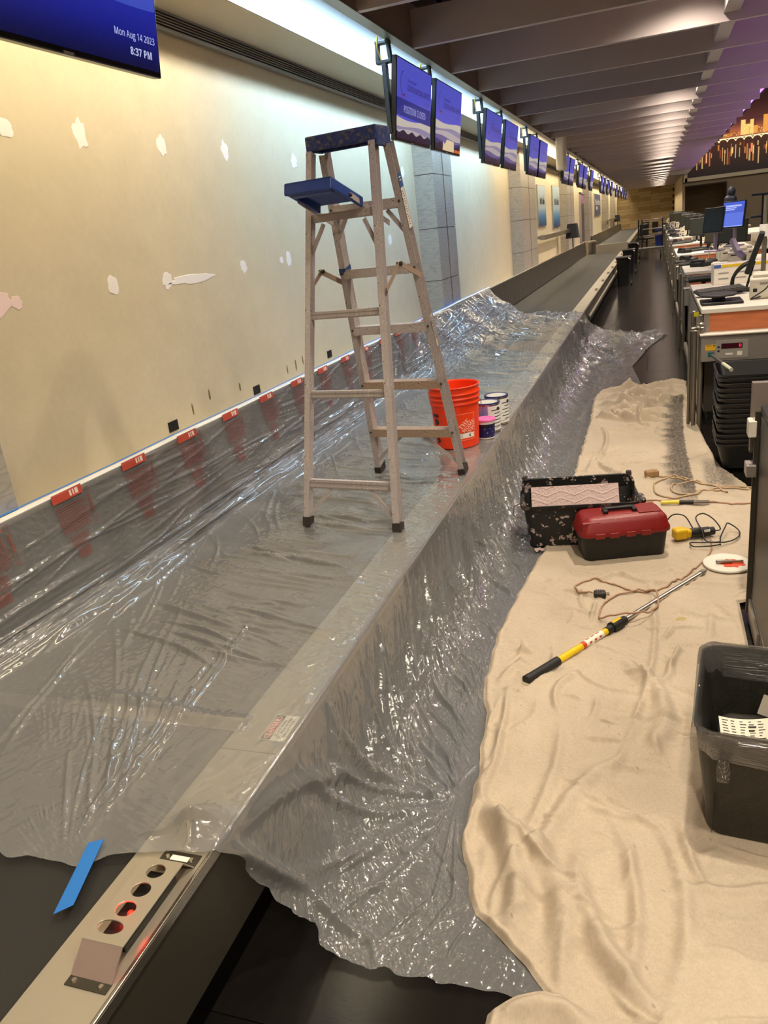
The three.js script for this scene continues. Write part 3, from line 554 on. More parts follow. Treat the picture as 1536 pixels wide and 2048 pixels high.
function clothY(x, z) {
  let h = 0;
  for (const c of folds) {
    if (z < c.lo || z > c.hi) continue;
    const dx = c.x1 - c.x0, dz = c.z1 - c.z0, t = ((x - c.x0) * dx + (z - c.z0) * dz) / (c.L * c.L); if (t < -0.15 || t > 1.15) continue;
    const taper = smooth(-0.15, 0.3, t) * (1 - smooth(0.7, 1.15, t)), d = ((x - c.x0) * dz - (z - c.z0) * dx) / c.L - c.bend * 4 * t * (1 - t) * c.L, q = d / c.w;
    if (Math.abs(q) < 4) h += c.h * (c.L > 0.4 ? 1.5 : 1) * taper * (Math.exp(-q * q) - 0.12 * Math.exp(-((q * 0.45) ** 2)));
  }
  h += 0.014 * fbm(n2, x * 2.6, z * 2.2, 3) + 0.005 * fbm(n2b, x * 11, z * 9, 3) + 0.0028 * (1 - Math.abs(n2c(x * 9 + z * 2, z * 16)));
  let keep = 1; for (const [px, pz, pr] of pressed) keep = Math.min(keep, lerp(0.12, 1, smooth(pr * 0.75, pr * 1.25, Math.hypot(x - px, z - pz))));
  return 0.027 + Math.max(-0.004, h) * keep;
}
{
  const bw = 1.7, bh = 7.8, stain = dataTex(1024, 2048, (u, v) => {
    const x = -0.75 + u * bw, z = -8.3 + v * bh;
    const weave = 5 * (n2(x * 240, z * 60) + n2b(x * 60, z * 240)), cloud = 7 * fbm(n2, x * 3, z * 2.2, 3);
    let c = [186 + weave + cloud, 170 + weave + cloud, 149 + weave + cloud * 0.9];
    // dirty streak and smudges rubbed into the far end
    const g = clamp(0.6 + 0.6 * fbm(n2c, x * 40, z * 22, 4), 0, 1), g2 = 0.8 + 0.35 * n2b(x * 210, z * 210);
    const xc = 0.19 + 0.03 * Math.sin(z * 1.3), a = smooth(-7.45, -7.2, z) * (1 - smooth(-4.85, -4.55, z)) * smooth(xc - 0.13, xc - 0.01, x + 0.04 * n2(z * 5, x * 3)) * (1 - smooth(xc + 0.045, xc + 0.06, x + 0.006 * n2(z * 30, 2)));
    const b = smooth(-5.6, -5.3, z) * (1 - smooth(-5.0, -4.7, z)) * smooth(0.28, 0.34, x) * (1 - smooth(0.44, 0.5, x));
    const k = clamp(a * (0.35 + 0.85 * g) * g2 + 0.8 * b * g * g2, 0, 0.9);
    c = [lerp(c[0], 62, k), lerp(c[1], 56, k), lerp(c[2], 52, k)];
    const spot = n2(x * 33, z * 33) > 0.93 ? 0.5 : 0; if (spot) c = c.map((q) => q * 0.85);
    const ring = Math.hypot(x - 0.11, z + 3.12); if (ring < 0.022) c = [c[0] * 0.92, c[1] * 0.9, c[2] * 0.72];
    return c;
  });
  stain.wrapS = stain.wrapT = THREE.ClampToEdgeWrapping;
  const m = std(0xffffff, 0.95, 0, { map: stain, side: THREE.DoubleSide });
  const NX = 250, NZ = 980, pos = [], uv = [], idx = [], row = NX + 1, z0 = -0.72, z1 = -8.12;
  for (let j = 0; j <= NZ; j++) for (let i = 0; i <= NX; i++) {
    const z = 3 - Math.exp(lerp(Math.log(3 - z0), Math.log(3 - z1), j / NZ)), s = i / NX, xl = knots(clothL, z) + 0.008 * n2(z * 7, 5), xr = knots(clothR, z);
    const x = lerp(xl, xr, s), e = Math.min(x - xl, xr - x), hem = Math.exp(-(((e - 0.018) / 0.008) ** 2)) * 0.006;
    const endDrop = Math.min(smooth(-0.004, 0.014, e), smooth(z1 - 0.002, z1 + 0.03, z));
    pos.push(x, lerp(0.018, clothY(x, z) + hem, endDrop), z + 0.03 * n2(x * 4, 7) * smooth(-7.5, -8.1, z)); uv.push((x + 0.75) / bw, (z + 8.3) / bh);
  }
  for (let j = 0; j < NZ; j++) for (let i = 0; i < NX; i++) { const a = j * row + i, b = a + 1, c = a + row, d = c + 1; idx.push(a, b, c, b, d, c); }
  const g = new THREE.BufferGeometry(); g.setAttribute('position', new THREE.Float32BufferAttribute(pos, 3)); g.setAttribute('uv', new THREE.Float32BufferAttribute(uv, 2)); g.setIndex(idx); g.computeVertexNormals();
  solo('drop_cloth', g, m, 'beige canvas drop cloth with dirty streak spread over the floor', 'drop cloth');
}
// ───────────────────────── stepladder ─────────────────────────
{
  const splat = dataTex(512, 512, (u, v) => {
    const g = 7 * tileN(n2, u, v, 3, 60) + 5 * tileN(n2b, u, v, 30), p = tileN(n2c, u, v, 22) > 0.78 ? 1 : 0, q = tileN(n2, u, v, 15) > 0.84 ? 1 : 0;
    let c = [180 + g, 171 + g, 170 + g]; if (p) c = [203, 196, 182]; if (q) c = [126, 104, 90]; return c;
  }, true, [3, 3]);
  const al = std(0xffffff, 0.5, 0.3, { map: splat }), alTan = std(0xe6d2ba, 0.5, 0.3, { map: splat });
  const blueTex = dataTex(512, 512, (u, v) => {
    const g = 8 * tileN(n2, u, v, 9), a = tileN(n2b, u, v, 5, 9) + 0.5 * tileN(n2c, u, v, 23), k = a > 0.3 ? clamp((a - 0.3) * 3, 0, 0.7) : 0;
    return [lerp(32 + g, 122, k), lerp(52 + g, 104, k), lerp(112 + g, 76, k)];
  }, true, [5, 5]);
  const blueCap = std(0xffffff, 0.55, 0, { map: blueTex }), blue = std(0x26438c, 0.5, 0, { roughnessMap: again(blotch, 6, 6) }), foot = std(0x2a211b, 0.8);
  const L = thing('stepladder', 'tall paint-spattered aluminium stepladder with blue top standing on the conveyor', 'stepladder', [0, 0, 0]);
  const Y0 = 0.452, YC = 2.075;
  // feet and heads of the four rails
  const nl = V(-1.548, Y0, -3.10), nr = V(-1.076, Y0, -3.03), fl = V(-1.469, Y0, -3.95), fr = V(-0.971, Y0 + 0.002, -3.888);
  const nlT = V(-1.445, YC, -3.475), nrT = V(-1.135, YC, -3.43), flT = V(-1.42, YC, -3.575), frT = V(-1.10, YC, -3.53);
  const along = (a, b, t) => a.clone().lerp(b, t), atY = (a, b, y) => along(a, b, (y - a.y) / (b.y - a.y));
  const sideDir = fr.clone().sub(fl).normalize(), outZ = sideDir.clone().cross(V(0, 1, 0)).normalize();   // points towards the near frame or away
  const chan = (w, d, t, open) => open > 0 ? [[-w / 2, -d / 2], [w / 2, -d / 2], [w / 2, -d / 2 + t], [-w / 2 + t, -d / 2 + t], [-w / 2 + t, d / 2 - t], [w / 2, d / 2 - t], [w / 2, d / 2], [-w / 2, d / 2]]
    : [[-w / 2, -d / 2], [w / 2, -d / 2], [w / 2, d / 2], [-w / 2, d / 2], [-w / 2, d / 2 - t], [w / 2 - t, d / 2 - t], [w / 2 - t, -d / 2 + t], [-w / 2, -d / 2 + t]];
  const rail = (a, b, w, d, open, name, m = al) => part(name, prism(a, b, chan(w, d, 0.003, open), V(0, 0, 1).applyAxisAngle(V(0, 1, 0), 0)), m, L);
  const r1 = rail(nl, nlT, 0.026, 0.05, 1, 'rear_rail'), r2 = rail(nr, nrT, 0.03, 0.052, -1, 'rear_rail'), f1 = rail(fl, flT, 0.03, 0.075, 1, 'front_rail'), f2 = rail(fr, frT, 0.03, 0.075, -1, 'front_rail');
  for (const [p, q, w, d] of [[nl, nlT, 0.034, 0.058], [nr, nrT, 0.038, 0.06], [fl, flT, 0.038, 0.085], [fr, frT, 0.038, 0.085]]) {
    const a = p.clone(), b = along(p, q, 0.024); a.y -= 0.003;
    part('rubber_foot', prism(a, b, rectPoly(w, d), V(0, 0, 1)), foot, L);
  }
  // steps of the climbing side: channel treads with a front lip
  for (const [i, y] of [[0, 0.715], [1, 0.985], [2, 1.28], [3, 1.56], [4, 1.85]]) {
    const a = atY(fl, flT, y), b = atY(fr, frT, y);
    const s = part('step', [bar(a, b, 0.075, 0.003), bar(a.clone().add(V(0, -0.02, 0.036)), b.clone().add(V(0, -0.02, 0.036)), 0.003, 0.042), bar(a.clone().add(V(0, -0.02, -0.036)), b.clone().add(V(0, -0.02, -0.036)), 0.003, 0.042)], i === 0 || i === 1 ? alTan : al, L);
    for (const [p, w] of [[a, 1], [b, -1]]) part('rivet', new THREE.SphereGeometry(0.006, 8, 6).translate(p.x - w * 0.002, p.y - 0.015, p.z + 0.04), M.steelDark, s);
  }
  // knee braces under the lowest and the highest step
  for (const [y, dy] of [[0.705, -0.19], [1.835, -0.14]]) {
    for (const [p, q, o, oq] of [[fl, flT, fr, frT], [fr, frT, fl, flT]]) {
      const base = atY(p, q, y + dy), up = atY(p, q, y).lerp(atY(o, oq, y), y < 1 ? 0.36 : 0.2); up.y = y - 0.03;
      part('knee_brace', bar(base.clone().add(V(0, 0, 0.03)), up.add(V(0, 0, 0.02)), 0.02, 0.004, V(0, 0, 1)), al, L);
    }
  }
  // level bars and braces of the near frame
  for (const [y, h] of [[0.645, 0.042], [1.045, 0.034], [1.39, 0.034], [1.80, 0.034]]) {
    const a = atY(nl, nlT, y), b = atY(nr, nrT, y); part('rear_bar', [bar(a, b, 0.02, h), bar(a.clone().add(V(0, h * 0.28, 0.011)), b.clone().add(V(0, h * 0.28, 0.011)), 0.003, 0.006), bar(a.clone().add(V(0, -h * 0.28, 0.011)), b.clone().add(V(0, -h * 0.28, 0.011)), 0.003, 0.006)], al, L);
  }
  for (const [y, dy, t] of [[0.63, -0.14, 0.27], [1.785, -0.15, 0.2]]) for (const [p, q, o, oq] of [[nl, nlT, nr, nrT], [nr, nrT, nl, nlT]]) {
    const base = atY(p, q, y + dy), up = atY(p, q, y).lerp(atY(o, oq, y), t); up.y = y - 0.01;
    part('brace', bar(base, up, 0.018, 0.006, V(0, 0, 1)), al, L);
  }
  // hinged spreaders, pushed up at the joint
  for (const [p, q, o, oq, s] of [[nl, nlT, fl, flT, -1], [nr, nrT, fr, frT, 1]]) {
    const a = atY(p, q, 1.475), b = atY(o, oq, 1.50), m = a.clone().lerp(b, 0.42); m.y = 1.572; m.x += s * 0.012; a.x += s * 0.018; b.x += s * 0.018;
    const sp = part('spreader', [bar(a, m, 0.004, 0.02, V(0, 1, 0)), bar(m.clone().add(V(s * 0.005, 0, 0)), b, 0.004, 0.024, V(0, 1, 0))], alTan, L);
    part('pivot', rod(m.clone().add(V(-0.012, 0, 0)), m.clone().add(V(0.014, 0, 0)), 0.009), M.steelDark, sp);
  }
  // blue moulded top
  const capC = V(-1.277, 2.105, -3.505), ang = Math.atan2(-(nrT.z - nlT.z), nrT.x - nlT.x);
  const cap = part('top_cap', [rb(0.355, 0.02, 0.14, 0.008, 0, 0.026, 0), rb(0.35, 0.052, 0.016, 0.006, 0, 0.0, 0.062), rb(0.35, 0.052, 0.016, 0.006, 0, 0.0, -0.062), rb(0.016, 0.075, 0.136, 0.006, 0.17, -0.01, 0), rb(0.016, 0.055, 0.136, 0.006, -0.17, 0, 0)], blueCap, L);
  cap.position.copy(capC); cap.rotation.y = ang;
  for (const [x, z, w] of [[0.0, 0.0705, 0.12], [-0.13, 0.0705, 0.08]]) part('cap_rib', rb(0.006, 0.045, 0.005, 0.002, x + w / 2, 0, z), blueCap, cap);
  // pail shelf folded out on the near side
  const sh = part('pail_shelf', [rb(0.225, 0.014, 0.27, 0.006, 0, 0.018, 0), rb(0.225, 0.05, 0.014, 0.006, 0, 0.0, 0.128), rb(0.014, 0.044, 0.27, 0.006, 0.106, 0.002, 0), rb(0.014, 0.044, 0.27, 0.006, -0.106, 0.002, 0), rb(0.14, 0.014, 0.2, 0.004, 0, 0.006, 0.0), rb(0.2, 0.03, 0.04, 0.01, 0, -0.012, 0.1)], blue, L);
  sh.position.set(-1.312, 1.878, -3.24); sh.rotation.set(-0.30, ang, 0, 'YXZ');
  for (const s of [-1, 1]) {
    const arm = part('shelf_arm', bar(V(-1.312 + s * 0.115, 1.87, -3.24), V(-1.28 + s * 0.12, 1.75, -3.62), 0.006, 0.022), al, L);
    part('rivet', new THREE.SphereGeometry(0.008, 8, 6).translate(-1.312 + s * 0.118, 1.87, -3.24), M.steelDark, arm);
  }
  // stickers and print on the climbing rail
  const lab = canvasTex(64, 512, (c, w, h) => { c.fillStyle = '#c9c0b2'; c.fillRect(0, 0, w, h); c.fillStyle = '#20467f'; c.fillRect(0, 0, w, 130); c.fillStyle = '#e8e6e0'; c.fillRect(10, 30, 40, 10); c.fillRect(14, 60, 34, 8); c.fillStyle = '#35302b'; for (let i = 0; i < 14; i++) c.fillRect(8 + (i * 7) % 20, 160 + i * 24, 26, 9); });
  const la = atY(fr, frT, 1.72), lb = atY(fr, frT, 1.95);
  const lg = new THREE.PlaneGeometry(0.052, la.distanceTo(lb)); const lm = part('rail_label', lg, std(0xffffff, 0.5, 0, { map: lab }), L);
  lm.position.copy(la.clone().lerp(lb, 0.5).add(V(0.0165, 0, 0))); lm.rotation.y = Math.PI / 2; lm.rotation.order = 'XYZ'; lm.quaternion.setFromRotationMatrix(new THREE.Matrix4().makeBasis(...(() => { const y = lb.clone().sub(la).normalize(), n = V(1, 0.06, 0).normalize(), x = y.clone().cross(n).normalize(); return [x, y, x.clone().cross(y)]; })()));
  const word = canvasTex(256, 48, (c, w, h) => { c.fillStyle = '#b9ae9f'; c.fillRect(0, 0, w, h); c.fillStyle = '#161c2c'; c.font = 'bold 44px sans-serif'; c.fillText('WERNER', 22, 40); });
  const wa = atY(fr, frT, 1.16), wb = atY(fr, frT, 1.32), wm = part('rail_print', new THREE.PlaneGeometry(wa.distanceTo(wb), 0.03), std(0xffffff, 0.5, 0.2, { map: word }), L);
  wm.position.copy(wa.clone().lerp(wb, 0.5).add(V(0.0165, 0, 0)));
  wm.quaternion.setFromRotationMatrix(new THREE.Matrix4().makeBasis(...(() => { const x = wa.clone().sub(wb).normalize(), n = V(1, 0.06, 0).normalize(), y = n.clone().cross(x).normalize(); return [x, y, x.clone().cross(y)]; })()));
  for (const [a, b, y, c] of [[fl, flT, 1.56, 0x27406f]]) part('tape_wrap', prism(atY(a, b, y - 0.012), atY(a, b, y + 0.018), rectPoly(0.034, 0.079), V(0, 0, 1)), std(c, 0.6), L);
}
// ───────────────────────── things on the conveyor ─────────────────────────
const curvedLabel = (r0, r1, y0, y1, a0, a1, seg = 24) => new THREE.CylinderGeometry(r1, r0, y1 - y0, seg, 1, true, a0, a1 - a0).translate(0, (y0 + y1) / 2, 0);
{
  const org = std(0xee3a06, 0.42), cx = -1.135, cz = -4.46, y = 0.456;
  const b = thing('paint_bucket', 'bright orange plastic bucket behind the stepladder', 'bucket', [cx, y, cz]);
  const R = (h) => 0.13 + 0.019 * h / 0.368;
  part('pail', lathe([[0, 0], [0.124, 0], [0.13, 0.006], [R(0.26), 0.262], [0.15, 0.263], [0.151, 0.273], [0.1445, 0.277], [0.1445, 0.292], [0.153, 0.294], [0.154, 0.303], [0.1465, 0.306], [0.1465, 0.32], [0.155, 0.322], [0.156, 0.331], [0.1485, 0.334], [0.149, 0.362], [0.155, 0.364], [0.155, 0.371], [0.147, 0.372], [0.1455, 0.36], [0.139, 0.2], [0.126, 0.012], [0, 0.012]], 64), org, b);
  const art = canvasTex(512, 768, (c, w, h) => {
    c.fillStyle = '#ee3d0a'; c.fillRect(0, 0, w, h); c.strokeStyle = '#f0b49a'; c.lineWidth = 9; c.strokeRect(12, 12, w - 24, h - 24);
    c.save(); c.translate(130, 420); c.rotate(-Math.PI / 4); c.fillStyle = '#f3cdbd'; c.font = 'bold 150px serif'; c.fillText('THE', 0, 40); c.font = 'bold 130px serif'; c.fillText('HOME', -20, 160); c.fillText('DEPOT', -30, 280); c.restore();
    c.fillStyle = '#eee6de'; c.fillRect(30, 560, w - 60, 140); c.fillStyle = '#1a1512'; c.font = 'bold 120px sans-serif'; c.fillText('4', 330, 675); c.fillRect(30, 540, w - 60, 12);
    c.fillStyle = '#5a4a44'; for (let i = 0; i < 5; i++) c.fillRect(50, 585 + i * 20, 150 - 20 * (i % 2), 7);
  });
  part('front_label', curvedLabel(R(0.05) + 0.0012, R(0.215) + 0.0012, 0.05, 0.215, 0.12, 1.12), std(0xffffff, 0.45, 0, { map: art, side: THREE.DoubleSide }), b);
  const warn = canvasTex(256, 256, (c, w, h) => { c.fillStyle = '#ee3d0a'; c.fillRect(0, 0, w, h); c.fillStyle = '#2a0f08'; c.fillRect(20, 10, 190, 60); c.beginPath(); c.ellipse(130, 150, 70, 60, 0, 0, 7); c.fill(); c.fillStyle = '#b0602a'; c.fillRect(60, 150, 60, 16); c.fillRect(70, 215, 120, 14); });
  part('warning_label', curvedLabel(R(0.13) + 0.001, R(0.22) + 0.001, 0.13, 0.22, -1.0, -0.45), std(0xffffff, 0.45, 0, { map: warn, side: THREE.DoubleSide }), b);
  part('warning_label', curvedLabel(R(0.02) + 0.001, R(0.1) + 0.001, 0.02, 0.1, -1.0, -0.5), std(0xffffff, 0.45, 0, { map: warn, side: THREE.DoubleSide }), b);
  const bail = []; for (let i = 0; i <= 20; i++) { const a = i / 20 * Math.PI; bail.push(V(Math.cos(a) * 0.157, 0.27 - Math.sin(a) * 0.16, -0.02 - Math.sin(a) * 0.05)); }
  // wire bail resting against the far side
  part('bail', tube(bail.map((p) => V(p.x, p.y, -Math.sqrt(Math.max(0.0001, 0.157 ** 2 - p.x * p.x)))), 0.0025, 40, 6), M.steelShiny, b);
}
function paintCan(x, z, r, h, label, lidM, bodyTex, turn) {
  const c = thing('paint_can', label, 'paint can', [x, 0.455, z], turn);
  part('body', lathe([[0, 0], [r - 0.004, 0], [r, 0.003], [r - 0.002, 0.008], [r - 0.002, h - 0.012], [r + 0.001, h - 0.006], [r, h]], 40), M.steelShiny, c);
  part('label', curvedLabel(r - 0.001, r - 0.001, 0.012, h - 0.016, 0, Math.PI * 2, 40), std(0xffffff, 0.4, 0, { map: bodyTex }), c);
  const rim = part('rim', lathe([[r - 0.016, h - 0.004], [r - 0.014, h + 0.002], [r - 0.002, h + 0.004], [r + 0.002, h], [r, h - 0.008]], 40), std(0x23256b, 0.35, 0.4), c);
  part('lid', lathe([[0, h - 0.002], [r - 0.022, h - 0.002], [r - 0.02, h + 0.001], [r - 0.014, h + 0.001], [r - 0.012, h - 0.004]], 40), lidM, rim);
  part('lug', [cyl(0.011, 0.011, 0.006, 0, 0, 0, 16).rotateZ(-Math.PI / 2).translate(r - 0.003, h * 0.8, 0), cyl(0.011, 0.011, 0.006, 0, 0, 0, 16).rotateZ(Math.PI / 2).translate(-r + 0.003, h * 0.8, 0)], M.steelDark, c);
  return c;
}
{
  const t = (top, mid, marks) => canvasTex(512, 256, (c, w, h) => { c.fillStyle = top; c.fillRect(0, 0, w, h); c.fillStyle = mid; c.fillRect(0, 0, w * 0.6, h); c.fillStyle = marks; for (let i = 0; i < 6; i++) c.fillRect(330 + 20 * (i % 2), 40 + i * 34, 130 - 18 * (i % 3), 10); c.strokeStyle = '#2a2830'; c.lineWidth = 4; c.strokeRect(310, 150, 170, 80); });
  const lilac = t('#e9e6e4', '#8e86c0', '#3c3a44'), grey = t('#e7e5e0', '#b9b6bd', '#3c3a44');
  paintCan(-1.005, -4.78, 0.079, 0.185, 'gallon paint can with lilac label next to the orange bucket', std(0xd8d2c0, 0.35, 0.3), lilac, -3.56);
  paintCan(-0.985, -4.98, 0.079, 0.185, 'gallon paint can with pale label, last of the row of cans', std(0xd9d4c4, 0.3, 0.3), grey, -3.4);
  const q = thing('paint_tub', 'small navy paint tub with pink lid in front of the cans', 'paint tub', [-0.985, 0.455, -4.60]);
  const tex = canvasTex(256, 256, (c, w, h) => { c.fillStyle = '#1b1c58'; c.fillRect(0, 0, w, h); c.fillStyle = '#141034'; c.fillRect(0, 0, w, 70); c.fillStyle = '#8a66b8'; for (let i = 0; i < 4; i++) c.fillRect(120, 90 + i * 34, 90 - 10 * i, 14); c.fillStyle = '#d9d6ea'; for (let i = 0; i < 14; i++) c.fillRect((i * 61) % 110, 80 + (i * 37) % 160, 5, 5); });
  part('tub', lathe([[0, 0], [0.05, 0], [0.052, 0.004], [0.056, 0.105], [0.058, 0.107], [0.058, 0.115], [0.055, 0.116], [0.05, 0.01], [0, 0.01]], 36), M.white, q);
  part('label', curvedLabel(0.0525, 0.0563, 0.01, 0.094, 0, Math.PI * 2, 36), std(0xffffff, 0.4, 0, { map: tex }), q);
  part('lid', lathe([[0, 0.121], [0.05, 0.121], [0.052, 0.124], [0.059, 0.124], [0.0605, 0.118], [0.0605, 0.11], [0.058, 0.11]], 36), std(0xe66fb0, 0.4), q);
}
// ───────────────────────── things on the drop cloth ─────────────────────────
const restY = (x, z) => { let m = 0; for (let i = -1; i <= 1; i++) for (let j = -1; j <= 1; j++) m = Math.max(m, clothY(x + i * 0.02, z + j * 0.02)); return m; };
{ // roller scuttle
  const crust = dataTex(512, 512, (u, v) => { const a = tileN(n2, u, v, 6) + 0.5 * tileN(n2b, u, v, 20), d = tileN(n2c, u, v, 40); let c = [22 + 8 * d, 21 + 8 * d, 20 + 8 * d]; if (a > 0.5) c = [172 + 14 * d, 152 + 14 * d, 146 + 14 * d]; else if (a > 0.38) c = [74, 66, 62]; return c; }, true, [2.4, 2.4]);
  const m = std(0xffffff, 0.55, 0, { map: crust, bumpMap: again(crust, 2.4, 2.4), bumpScale: 0.0015, side: THREE.DoubleSide });
  const s = thing('roller_scuttle', 'black paint-crusted roller scuttle holding a pinkish ribbed grid', 'scuttle', [-0.385, 0.03, -4.04], 0.16);
  const W = 0.60, D = 0.30, H = 0.235;
  part('tub', rings([[W - 0.08, D - 0.08, 0.03, 0.004], [W - 0.06, D - 0.06, 0.035, 0], [W - 0.012, D - 0.012, 0.04, H - 0.02], [W, D, 0.045, H - 0.015], [W + 0.012, D + 0.012, 0.05, H - 0.012], [W + 0.014, D + 0.014, 0.05, H], [W - 0.004, D - 0.004, 0.045, H + 0.002], [W - 0.022, D - 0.022, 0.04, H - 0.012], [W - 0.07, D - 0.07, 0.03, 0.012]], 6, true, true), m, s);
  part('rim', rings([[W + 0.016, D + 0.016, 0.05, H - 0.016], [W + 0.022, D + 0.022, 0.052, H - 0.006], [W + 0.016, D + 0.016, 0.05, H + 0.005], [W + 0.002, D + 0.002, 0.046, H + 0.005], [W - 0.002, D - 0.002, 0.045, H - 0.004]], 6, false), std(0x8f7d77, 0.6, 0, { map: crust }), s);
  const back = part('back_wall', [rb(W - 0.01, 0.075, 0.014, 0.006, 0, H + 0.03, -D / 2 + 0.004), rb(0.014, 0.06, 0.10, 0.006, -W / 2 + 0.008, H + 0.022, -D / 2 + 0.05), rb(0.014, 0.06, 0.10, 0.006, W / 2 - 0.008, H + 0.022, -D / 2 + 0.05)], m, s);
  for (const x of [-W / 2 + 0.02, W / 2 - 0.02]) part('corner_lug', cyl(0.016, 0.014, 0.02, x, H + 0.06, -D / 2 + 0.004, 14), m, back);
  const gridG = new THREE.PlaneGeometry(0.47, 0.22, 160, 70); { const p = gridG.attributes.position; for (let i = 0; i < p.count; i++) { const x = p.getX(i), y = p.getY(i), v = Math.abs((((x + 0.3) / 0.15) % 1) - 0.5) * 0.06, st = Math.abs((((y + v) / 0.042) % 1 + 1) % 1 - 0.5); p.setZ(i, 0.0026 * smooth(0.40, 0.48, st) + 0.0012 * n2(x * 60, y * 60)); } gridG.computeVertexNormals(); }
  const gr = part('ribbed_grid', gridG, std(0xc9b0ab, 0.7, 0, { side: THREE.DoubleSide }), s); gr.position.set(-0.015, 0.165, -0.055); gr.rotation.x = -0.5;
  part('grid_slot', rb(0.012, 0.055, 0.006, 0.003, 0.05, -0.03, 0.004), M.black, gr);
  part('bail', tube([[-W / 2 - 0.012, H - 0.02, 0.02], [-W / 2 - 0.04, H - 0.025, 0.03], [-W / 2 - 0.05, H - 0.06, 0.035], [-W / 2 - 0.045, H - 0.085, 0.04], [-W / 2 - 0.004, H - 0.09, 0.045]], 0.0035, 30, 8), M.steelShiny, s);
  part('pour_lip', rb(0.05, 0.03, 0.1, 0.012, W / 2 + 0.012, H - 0.014, 0.05), m, s);
}
{ // toolbox
  const redTex = dataTex(256, 256, (u, v) => { const a = tileN(n2, u, v, 8), d = tileN(n2b, u, v, 30); let c = [130 + 8 * d, 21 + 3 * d, 19 + 3 * d]; if (d > 0.75) c = [186, 70, 66]; return c; }, true, [4, 4]);
  const red = std(0xffffff, 0.42, 0, { map: redTex }), blk = std(0x15130f, 0.5);
  const t = thing('toolbox', 'red and black plastic toolbox on the drop cloth', 'toolbox', [-0.162, 0.028, -3.85], 0.30); t.scale.set(1.08, 1.24, 1.08);
  const W = 0.41, D = 0.205;
  part('body', [rings([[W - 0.05, D - 0.04, 0.03, 0], [W - 0.035, D - 0.025, 0.035, 0.006], [W - 0.012, D - 0.008, 0.04, 0.105], [W, D, 0.042, 0.108], [W, D, 0.042, 0.118]], 6, true, true), ...[-0.155, 0.105].map((x) => rb(0.012, 0.1, 0.006, 0.003, x, 0.055, D / 2 - 0.012)), ...[-0.04, 0.02].map((x) => rb(0.05, 0.018, 0.008, 0.003, x, 0.112, D / 2))], blk, t);
  const lid = part('lid', rings([[W + 0.012, D + 0.012, 0.046, 0.108], [W + 0.014, D + 0.014, 0.048, 0.112], [W + 0.012, D + 0.012, 0.047, 0.124], [W, D, 0.045, 0.132], [W - 0.014, D - 0.014, 0.042, 0.16], [W - 0.045, D - 0.045, 0.035, 0.176], [W - 0.075, D - 0.075, 0.025, 0.181]], 6, true, true), red, t);
  for (const x of [-0.12, -0.055, 0.02, 0.09]) part('hinge_tab', rb(0.045, 0.022, 0.01, 0.003, x, 0.112, D / 2 + 0.006), red, lid);
  part('panel', rb(0.1, 0.006, 0.12, 0.003, 0.12, 0.183, 0.0), red, lid);
  part('latch_panel', [rb(0.09, 0.05, 0.02, 0.008, -0.155, 0.145, D / 2 - 0.02)], red, lid);
  const h = part('handle', [rb(0.135, 0.014, 0.022, 0.006, -0.01, 0.194, 0.0), rb(0.022, 0.02, 0.055, 0.006, -0.075, 0.188, 0.012), rb(0.022, 0.02, 0.055, 0.006, 0.058, 0.188, 0.012)], M.black, lid);
  part('handle_well', rb(0.16, 0.008, 0.1, 0.003, -0.01, 0.179, 0.0), std(0x8a1a16, 0.5), lid);
}
{ // extension pole lying on the cloth
  const a = V(-0.452, 0.046, -2.545), b = V(0.222, 0.036, -3.60), at = (t) => a.clone().lerp(b, t);
  const p = thing('extension_pole', 'extension pole with black grip, yellow tube and silver end', 'extension pole', [0, 0, 0]);
  const yel = std(0xe2bd0e, 0.35), blk = std(0x151412, 0.6);
  part('grip', [rod(at(0), at(0.145), 0.0185, 20), rod(at(-0.006), at(0.012), 0.0195, 20)], blk, p);
  part('outer_tube', rod(at(0.14), at(0.40), 0.0145, 20), yel, p);
  const lab = canvasTex(256, 128, (c, w, h) => { c.fillStyle = '#e8e2d2'; c.fillRect(0, 0, w, h); c.fillStyle = '#c8481e'; c.fillRect(0, 0, 40, h); c.fillStyle = '#b3402a'; for (let i = 0; i < 3; i++) { c.fillRect(70 + i * 60, 24, 34, 12); c.fillRect(64 + i * 60, 54, 40, 10); c.fillRect(74 + i * 60, 84, 26, 12); } });
  const la = at(0.262), lb = at(0.372), lg = new THREE.CylinderGeometry(0.0149, 0.0149, la.distanceTo(lb), 20, 1, true).rotateX(Math.PI / 2).translate(0, 0, la.distanceTo(lb) / 2);
  const lm = canvasTexRot(lab); part('label', lg.applyMatrix4(frameOf(la, lb)), std(0xffffff, 0.45, 0, { map: lm }), p);
  part('lock_collar', [rod(at(0.395), at(0.43), 0.017, 20), rod(at(0.425), at(0.475), 0.024, 20), rod(at(0.47), at(0.50), 0.019, 20)], blk, p);
  part('collar_label', bar(at(0.43).add(V(0, 0.0235, 0)), at(0.475).add(V(0, 0.0235, 0)), 0.014, 0.002), yel, p);
  part('inner_tube', rod(at(0.49), at(0.985), 0.0112, 20), std(0xc9c5bb, 0.25, 0.9), p);
  part('thread_tip', [rod(at(0.98), at(1.0), 0.013, 16), rod(at(1.0), at(1.015), 0.009, 12)], std(0x8d8a84, 0.4, 0.6), p);
}
function canvasTexRot(t) { t.center.set(0.5, 0.5); t.rotation = Math.PI / 2; return t; }
